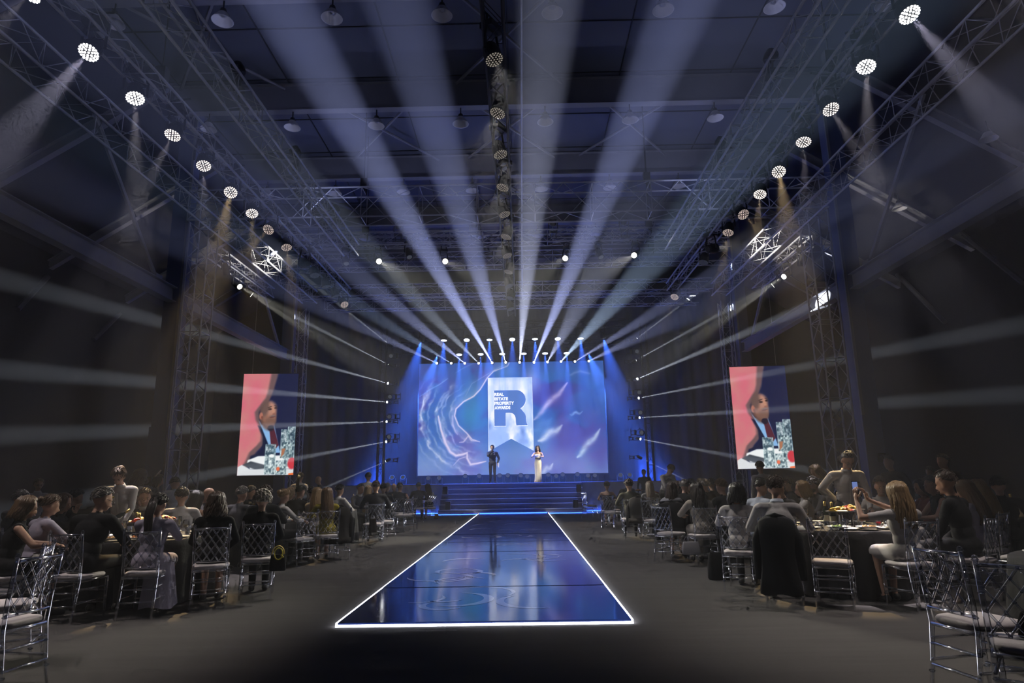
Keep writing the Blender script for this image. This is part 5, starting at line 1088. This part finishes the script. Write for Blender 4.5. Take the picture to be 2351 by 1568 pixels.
guest('guest in a striped white shirt behind the woman with the phone', 2022, 10.00, 250, None, sex='m', hair='short', hc='brown', top=WH, feat=True)
PW = guest('blond woman in a white dress holding up a phone', 2066, 7.42, 98, 'of the woman holding up the phone', 2, hair='long', hc='blond', top=WH, garment='tee', topname='dress', bottom=WH, skirt=1, pose='photo', lean=2, hpitch=2)
guest('dark haired woman in a red patterned dress raising her hands', 2133, 10.56, 178, None, hair='bob', hc='black', top=(.16, .03, .02), topname='dress', pose='clap', feat=True)
guest('grey haired man in a dark vest and white sleeves on the right', 2163, 9.95, 165, None, sex='m', hair='short', hc='grey', top=BK, garment='vest', topname='waistcoat', feat=True)
guest('man in a black shirt with short brown hair, turned to the left', 2203, 7.70, 128, 'of the man in the black shirt at the right', 2, sex='m', hair='crop', hc='brown', skin='tan', top=BK, topname='shirt', pose='lap', feat=True, scale=1.05)
guest('woman with long dark blond hair behind the man in the black shirt', 2240, 8.60, 130, 'behind the man in the black shirt', 0, hair='straight', hc='darkblond', top=LAV, bottom=LAV)
guest('woman with long golden hair at the far right', 2268, 9.05, 130, None, hair='straight', hc='blond', top=LAV)
guest('dark haired man in black at the far right edge', 2300, 9.40, 60, None, sex='m', hair='short', hc='black', top=BK, topname='suit_jacket', lean=16)
guest('man standing in the dark aisle beside the right column', 2062, 12.30, 200, None, sex='m', seated=False, hair='crop', hc='dark', top=BK, pose='down')
guest('man in a dark polo shirt standing in the right aisle', 2190, 11.84, 190, None, sex='m', seated=False, hair='crop', hc='dark', skin='tan', top=BK, garment='tee', pose='down')
guest('dim figure standing further back in the right aisle', 2150, 14.74, 200, None, sex='f', seated=False, hair='bun', hc='dark', top=GR, pose='down', scale=.92)
# ---- host and hostess on the stage
hp = at(1131, 1100, Y=30.6); HO = person('host in a dark navy suit speaking into a microphone on the stage', (hp.x, 30.6, ZS), 268, pose='mic', sex='m', seated=False, hair='short', hc='black', skin='tan', top=(.018, .022, .045), topname='suit_jacket', jacket=True, bottom=(.012, .014, .026), lean=0, hpitch=4, vox=.018, feat=True, glasses=True, hyaw=-6)
sp = at(1236, 1100, Y=30.6); HS = person('hostess in a long pale sequin gown holding cards on the stage', (sp.x, 30.6, ZS), 262, pose='cards', sex='f', seated=False, hair='wavy', hc='dark', top=(.55, .5, .38), garment='strapless', topname='bodice', bottom=None, lean=0, hpitch=16, vox=.018, feat=True)
mb = MB(); N = 40; vs = []; fs = []
SEQ = noise_mat('pale_sequin_cloth', (.62, .56, .42), (.42, .38, .28), 60, .35, .3, .5, .4)
prof = ((.13, .1, 1.08), (.165, .135, .94), (.17, .145, .8), (.155, .14, .5), (.16, .15, .2), (.175, .17, .015))
for (rx, ry, z) in prof:
    for i in range(N): a = 2*PI*i/N; k = 1+.06*math.sin(a*9+z*3)*(1.1-z); vs.append((rx*k*math.cos(a), ry*k*math.sin(a)+.01, z))
for j in range(len(prof)-1):
    for i in range(N): fs.append((j*N+i, j*N+(i+1) % N, (j+1)*N+(i+1) % N, (j+1)*N+i))
mb.add(vs, fs); build(mb, 'gown_skirt', SEQ, HS[0], True)
mb = MB(); mb.lathe([(.128, 1.06), (.132, 1.06), (.134, 1.11), (.128, 1.11)], 28, M=Matrix.Diagonal((1, .85, 1, 1))); build(mb, 'belt', cloth(NV), HS[0], True)
mb = MB(); mb.path([(.0, .24, 1.44), (-.01, .17, 1.56)], [.012, .013], 8); mb.ball((-.012, .155, 1.585), .024, 10, 7); o = build(mb, 'microphone', BLACKP, None, True); o.matrix_world = Matrix.Translation((hp.x, 30.6, ZS)) @ rotz(178); tag(o, "black microphone in the host's raised hand", 'microphone')
def cards(name, lab, M, w=.15, h=.21, mat=None, n=1):
    mb = MB(); mb.box((-w/2, -.004, 0), (w/2, .004, h)); o = build(mb, name, mat or CHINA); o.matrix_world = M; tag(o, lab, 'card'); return o
cards('cue_card', 'pale cue card held low in the host\'s other hand', Matrix.Translation((hp.x, 30.6, ZS)) @ rotz(178) @ Matrix.Translation((-.29, .10, .72)) @ Matrix.Rotation(.35, 4, 'X') @ rotz(80), .12, .2)
cards('cue_card', 'white cue card held by the hostess in front of her chest', Matrix.Translation((sp.x, 30.6, ZS)) @ rotz(172) @ Matrix.Translation((0, .36, 1.16)) @ Matrix.Rotation(.7, 4, 'X'), .22, .14)
# ---- lapel flower on the host
mb = MB(); rr = random.Random(4)
for k in range(9): mb.ball((-.10+rr.uniform(-.03, .03), .155, 1.36+rr.uniform(-.06, .05)), rr.uniform(.009, .016), 6, 4)
build(mb, 'lapel_flower', CHINA, HO[0])
# ---- headband, name badges, broad collar
def attach(px, Y, face, fn):
    p = at(px, 1140, Y=Y); return Matrix.Translation((p.x, p.y, 0)) @ rotz(face-90)
GOLD = noise_mat('gold_badge', (.6, .42, .08), (.5, .36, .07), 10, .4, .3)
def badge(pr, x, z, mat=GOLD, sc_=1):
    t, Mu, Mh = pr; mb = MB(); mb.box((-.035, -.004, -.011), (.035, .004, .011)); build(mb, 'name_badge', mat, t, M=Mu @ Matrix.Translation((x, .137, z)))
badge(WL, .07, .36); badge(WR, -.08, .36, noise_mat('dark_badge', (.05, .04, .04), (.1, .08, .07), 10, .4))
# ---- phone in the raised hands
t, Mu, Mh = PW
SCR = emit_mat('phone_screen_light', (.25, .35, .8), .55)
ph = thing('mobile_phone', 'lit mobile phone held up by the blond woman in white', 'phone', M=t.matrix_basis @ Mu @ Matrix.Translation((-.255, .36, .62)))
mb = MB(); mb.box((-.036, 0, 0), (.036, .008, .15)); build(mb, 'phone_body', BLACKP, ph); mb = MB(); mb.box((-.033, -.001, .05), (.033, 0, .142)); build(mb, 'phone_screen', SCR, ph)
mb = MB(); mb.lathe([(0, 0), (.006, 0)], 10, M=Matrix.Translation((0, -.001, .022)) @ Matrix.Rotation(PI/2, 4, 'X')); build(mb, 'shutter_button', CHINA, ph)
# ---- bottle in the waitress's hands
t, Mu, Mh = WL
bt = thing('wine_bottle', "dark bottle held in the leaning waitress's hands", 'bottle', M=t.matrix_basis @ Mu @ Matrix.Translation((.02, .44, .12)) @ Matrix.Rotation(-1.0, 4, 'Y') @ Matrix.Rotation(.3, 4, 'X'))
link('bottle_body', BOT, bt); link('bottle_label', BLAB, bt); link('bottle_cap', BCAP, bt)
# ================================================================== empty chairs
def echair(x, y, face, lab, cd=1): return chair(x, y, face, 'empty clear lattice chair '+lab, cd)
echair(3.42, 7.6, 62, 'at the right front table with its back to the camera', 2)
echair(2.95, 4.55, 12, 'near the camera on the right, turned toward the table', 2)
echair(2.83, 3.92, 50, 'at the bottom right corner of the picture', 2)
echair(-3.78, 4.95, 172, 'at the bottom left corner of the picture', 2)
echair(-4.3, 5.65, 205, 'behind the bottom left corner chair', 2)
echair(-3.92, 11.75, 140, 'of the second left table, drawn out beside the aisle', 2)
echair(-3.45, 15.35, 110, 'with lattice back to the camera at the third left table', 1)
echair(-3.42, 16.5, 130, 'beside the broad shouldered man on the aisle', 1)
echair(-3.5, 20.1, 150, 'at the fourth left table by the aisle', 0)
echair(-3.45, 19.3, 140, 'at the fourth left table, nearer the camera', 0)
echair(2.55, 19.2, 60, 'at the fourth right table by the aisle', 0)
echair(2.75, 20.6, 10, 'at the fourth right table, further along the aisle', 0)
echair(2.45, 24.4, 20, 'close to the right end of the stage steps', 0)
echair(2.95, 15.2, 60, 'between the olive jacket guest and the long haired woman', 1)
echair(2.55, 11.7, 40, 'beside the woman with the broad white collar', 1)
echair(5.62, 7.7, 125, 'in the shadow behind the man in the black shirt', 1)
chair(at(1782, 1140, Y=7.72).x-.02, 7.70, 68, 'clear acrylic lattice back chair hung with a black suit jacket', 2)
# ================================================================== jackets hung on chairs
def hung_jacket(x, y, face, label, col, drop=.16, w=.178):
    t = thing('hung_jacket', label, 'jacket', (x, y, 0), math.radians(face-90)); mb = MB(); N = 20; vs = []; fs = []; rows = ((-.15, .70, .86), (-.185, .88, .96), (-.235, .965, 1.0), (-.27, .94, 1.03), (-.29, .8, .98), (-.292, .6, .92), (-.305, .4, 1.0), (-.318, drop+.1, 1.14), (-.325, drop, 1.18))
    for (yy, z, k) in rows:
        for i in range(N+1):
            u = -1+2*i/N; sh = .03*abs(u)**3; vs.append((u*w*k, yy+.05*abs(u)**2.5-.012*math.sin(u*7+z*9)*(1.1-z), z-(.06*abs(u)**3 if z > .7 else 0)+(.012*math.cos(u*5) if z < .2 else 0)))
    for j in range(len(rows)-1):
        for i in range(N): fs.append((j*(N+1)+i, j*(N+1)+i+1, (j+1)*(N+1)+i+1, (j+1)*(N+1)+i))
    mb.add(vs, fs); o = build(mb, 'jacket_back', cloth(col), t, True); m = o.modifiers.new('thick', 'SOLIDIFY'); m.thickness = .012
    for s in (-1, 1):
        mb = MB(); mb.path([(s*w*.9, -.2, .86), (s*w*1.12, -.21, .72), (s*w*1.22, -.18, .5), (s*w*1.25, -.15, .3)], [.045, .06, .05, .042], 10, squash=.75); build(mb, 'sleeve', cloth(col), t, True)
    mb = MB(); mb.path([(-.1, -.2, .955), (0, -.255, .985), (.1, -.2, .955)], [.018, .022, .018], 8); build(mb, 'jacket_collar', cloth(col), t, True)
    return t
p = at(1782, 1140, Y=7.72); hung_jacket(p.x-.06, p.y-.1, 66, 'black suit jacket hung over the chair of the balding man', (.010, .011, .013))
p = at(778, 1140, Y=12.75); hung_jacket(p.x, p.y-.05, 118, 'dark jacket hung on the chair back beside the woman in yellow', (.016, .014, .013), .3); chair(p.x, p.y, 118, 'clear acrylic lattice chair under the dark jacket beside the woman in yellow', 1)
p = at(1462, 1140, Y=15.9); hung_jacket(p.x, p.y-.12, 80, 'grey brown jacket hung behind the guest in the olive jacket', (.05, .045, .042), .38, .2)
p = at(1541, 1140, Y=12.4); hung_jacket(p.x, p.y-.1, 72, 'black wrap hung behind the woman with the broad white collar', (.01, .01, .012), .42, .22)
# broad white collar as her own garment piece
for o in list(bpy.data.objects):
    if o.get('label', '') == 'woman in a black dress with a broad white collar':
        mb = MB(); mb.lathe([(.07, .0), (.12, -.01), (.19, -.055), (.215, -.09), (.21, -.1)], 24, M=Matrix.Diagonal((1, .8, 1, 1))); build(mb, 'broad_collar', cloth((.42, .42, .46)), o, True, loc=(0, .06, 1.06), rot=(-.14, 0, 0))
    if o.get('label', '').startswith('woman with a white headband'):
        mb = MB(); mb.lathe([(.096, -.012), (.1, 0), (.096, .012)], 20, M=Matrix.Diagonal((.9, 1.1, 1, 1))); build(mb, 'headband', CHINA, o, loc=(0, .075, 1.69), rot=(1.0, 0, 0))
    if o.get('label', '').startswith('woman with a long ponytail'):
        mb = MB(); vs = []; fs = []; N = 16; rows = 7
        for j in range(rows+1):
            v = j/rows
            for i in range(N+1):
                u = i/N; a = -1.9+u*2.6; r_ = .17+.07*v; vs.append((.06+r_*math.cos(a)*1.0+.01*math.sin(u*25), .05+r_*math.sin(a)*.9, .55-.47*v+.02*math.sin(u*9)*v))
        for j in range(rows):
            for i in range(N): fs.append((j*(N+1)+i, j*(N+1)+i+1, (j+1)*(N+1)+i+1, (j+1)*(N+1)+i))
        mb.add(vs, fs); build(mb, 'dress_skirt', cloth(LAV), o, True)
# ================================================================== bags
def bag(name, label, loc, rz, w, h, d, col, strap=True, gold=False):
    t = thing(name, label, 'bag', loc, rz); mb = MB(); vs = []; fs = []; rows = ((0, .92, 1), (.06, 1, 1.05), (.5, .98, 1), (.9, .86, .6), (1, .8, .35)); N = 16
    for (k, a, b) in rows:
        for i in range(N): q = 2*PI*i/N; e = .5; vs.append((w/2*a*math.copysign(abs(math.cos(q))**e, math.cos(q)), d/2*b*math.copysign(abs(math.sin(q))**e, math.sin(q)), h*k))
    for j in range(len(rows)-1):
        for i in range(N): fs.append((j*N+i, j*N+(i+1) % N, (j+1)*N+(i+1) % N, (j+1)*N+i))
    fs += [tuple(range(N-1, -1, -1)), tuple(4*N+i for i in range(N))]; mb.add(vs, fs); build(mb, 'bag_body', cloth(col), t, True)
    if strap: mb = MB(); pts = [(w*.38*math.cos(a), 0, h*.95+h*.55*math.sin(a)) for a in np.linspace(0, PI, 11)]; mb.path(pts, [.007]*11, 6); build(mb, 'strap', GOLD if gold else cloth(col), t)
    if gold:
        mb = MB(); pts = [(.05*math.cos(a), -d*.5-.01, h*1.05+.07*math.sin(a)) for a in np.linspace(0, 2*PI, 13)]; mb.path(pts, [.008]*13, 6, caps=False); mb.path([(q+.03, -d*.5-.012, r_) for q, r_ in ((.0, h*.98), (.03, h*.85), (-.01, h*.75))], [.012, .01, .008], 6); build(mb, 'yellow_ribbon', noise_mat('yellow_ribbon', (.6, .5, .05), (.5, .4, .04), 10, .5), t, True)
p = at(636, 1320, Y=8.55); bag('handbag', 'black handbag with a yellow ribbon hanging from the curly haired woman\'s chair', (p.x, p.y, .33), .4, .2, .2, .1, (.008, .008, .009), True, True)
p = at(1588, 1270, Y=11.0); bag('handbag', 'pale grey handbag hanging behind the woman in the cream coat', (p.x, p.y, .18), -.2, .3, .2, .1, (.22, .21, .23))
p = at(1652, 1305, Y=9.6); bag('shopping_bag', 'black paper bag standing on the floor by the woman with the black bob', (p.x, p.y, 0.002), .2, .34, .36, .14, (.006, .006, .007))
p = at(856, 1210, Y=15.1); bag('handbag', 'dark furry bag hanging between the chairs of the third left table', (p.x, p.y, .3), .4, .17, .3, .12, (.02, .015, .012))
p = at(1002, 1180, Y=24.6); bag('handbag', 'small brown bag hanging from the long strap beside the white blouse woman', (p.x, p.y, .06), .4, .16, .16, .08, (.12, .07, .03))
p = at(2330, 1420, Y=4.2); bag('handbag', 'black bag lying on the seat of the bottom right corner chair', (2.9, 4.0, .49), .6, .26, .14, .1, (.008, .008, .009), False)
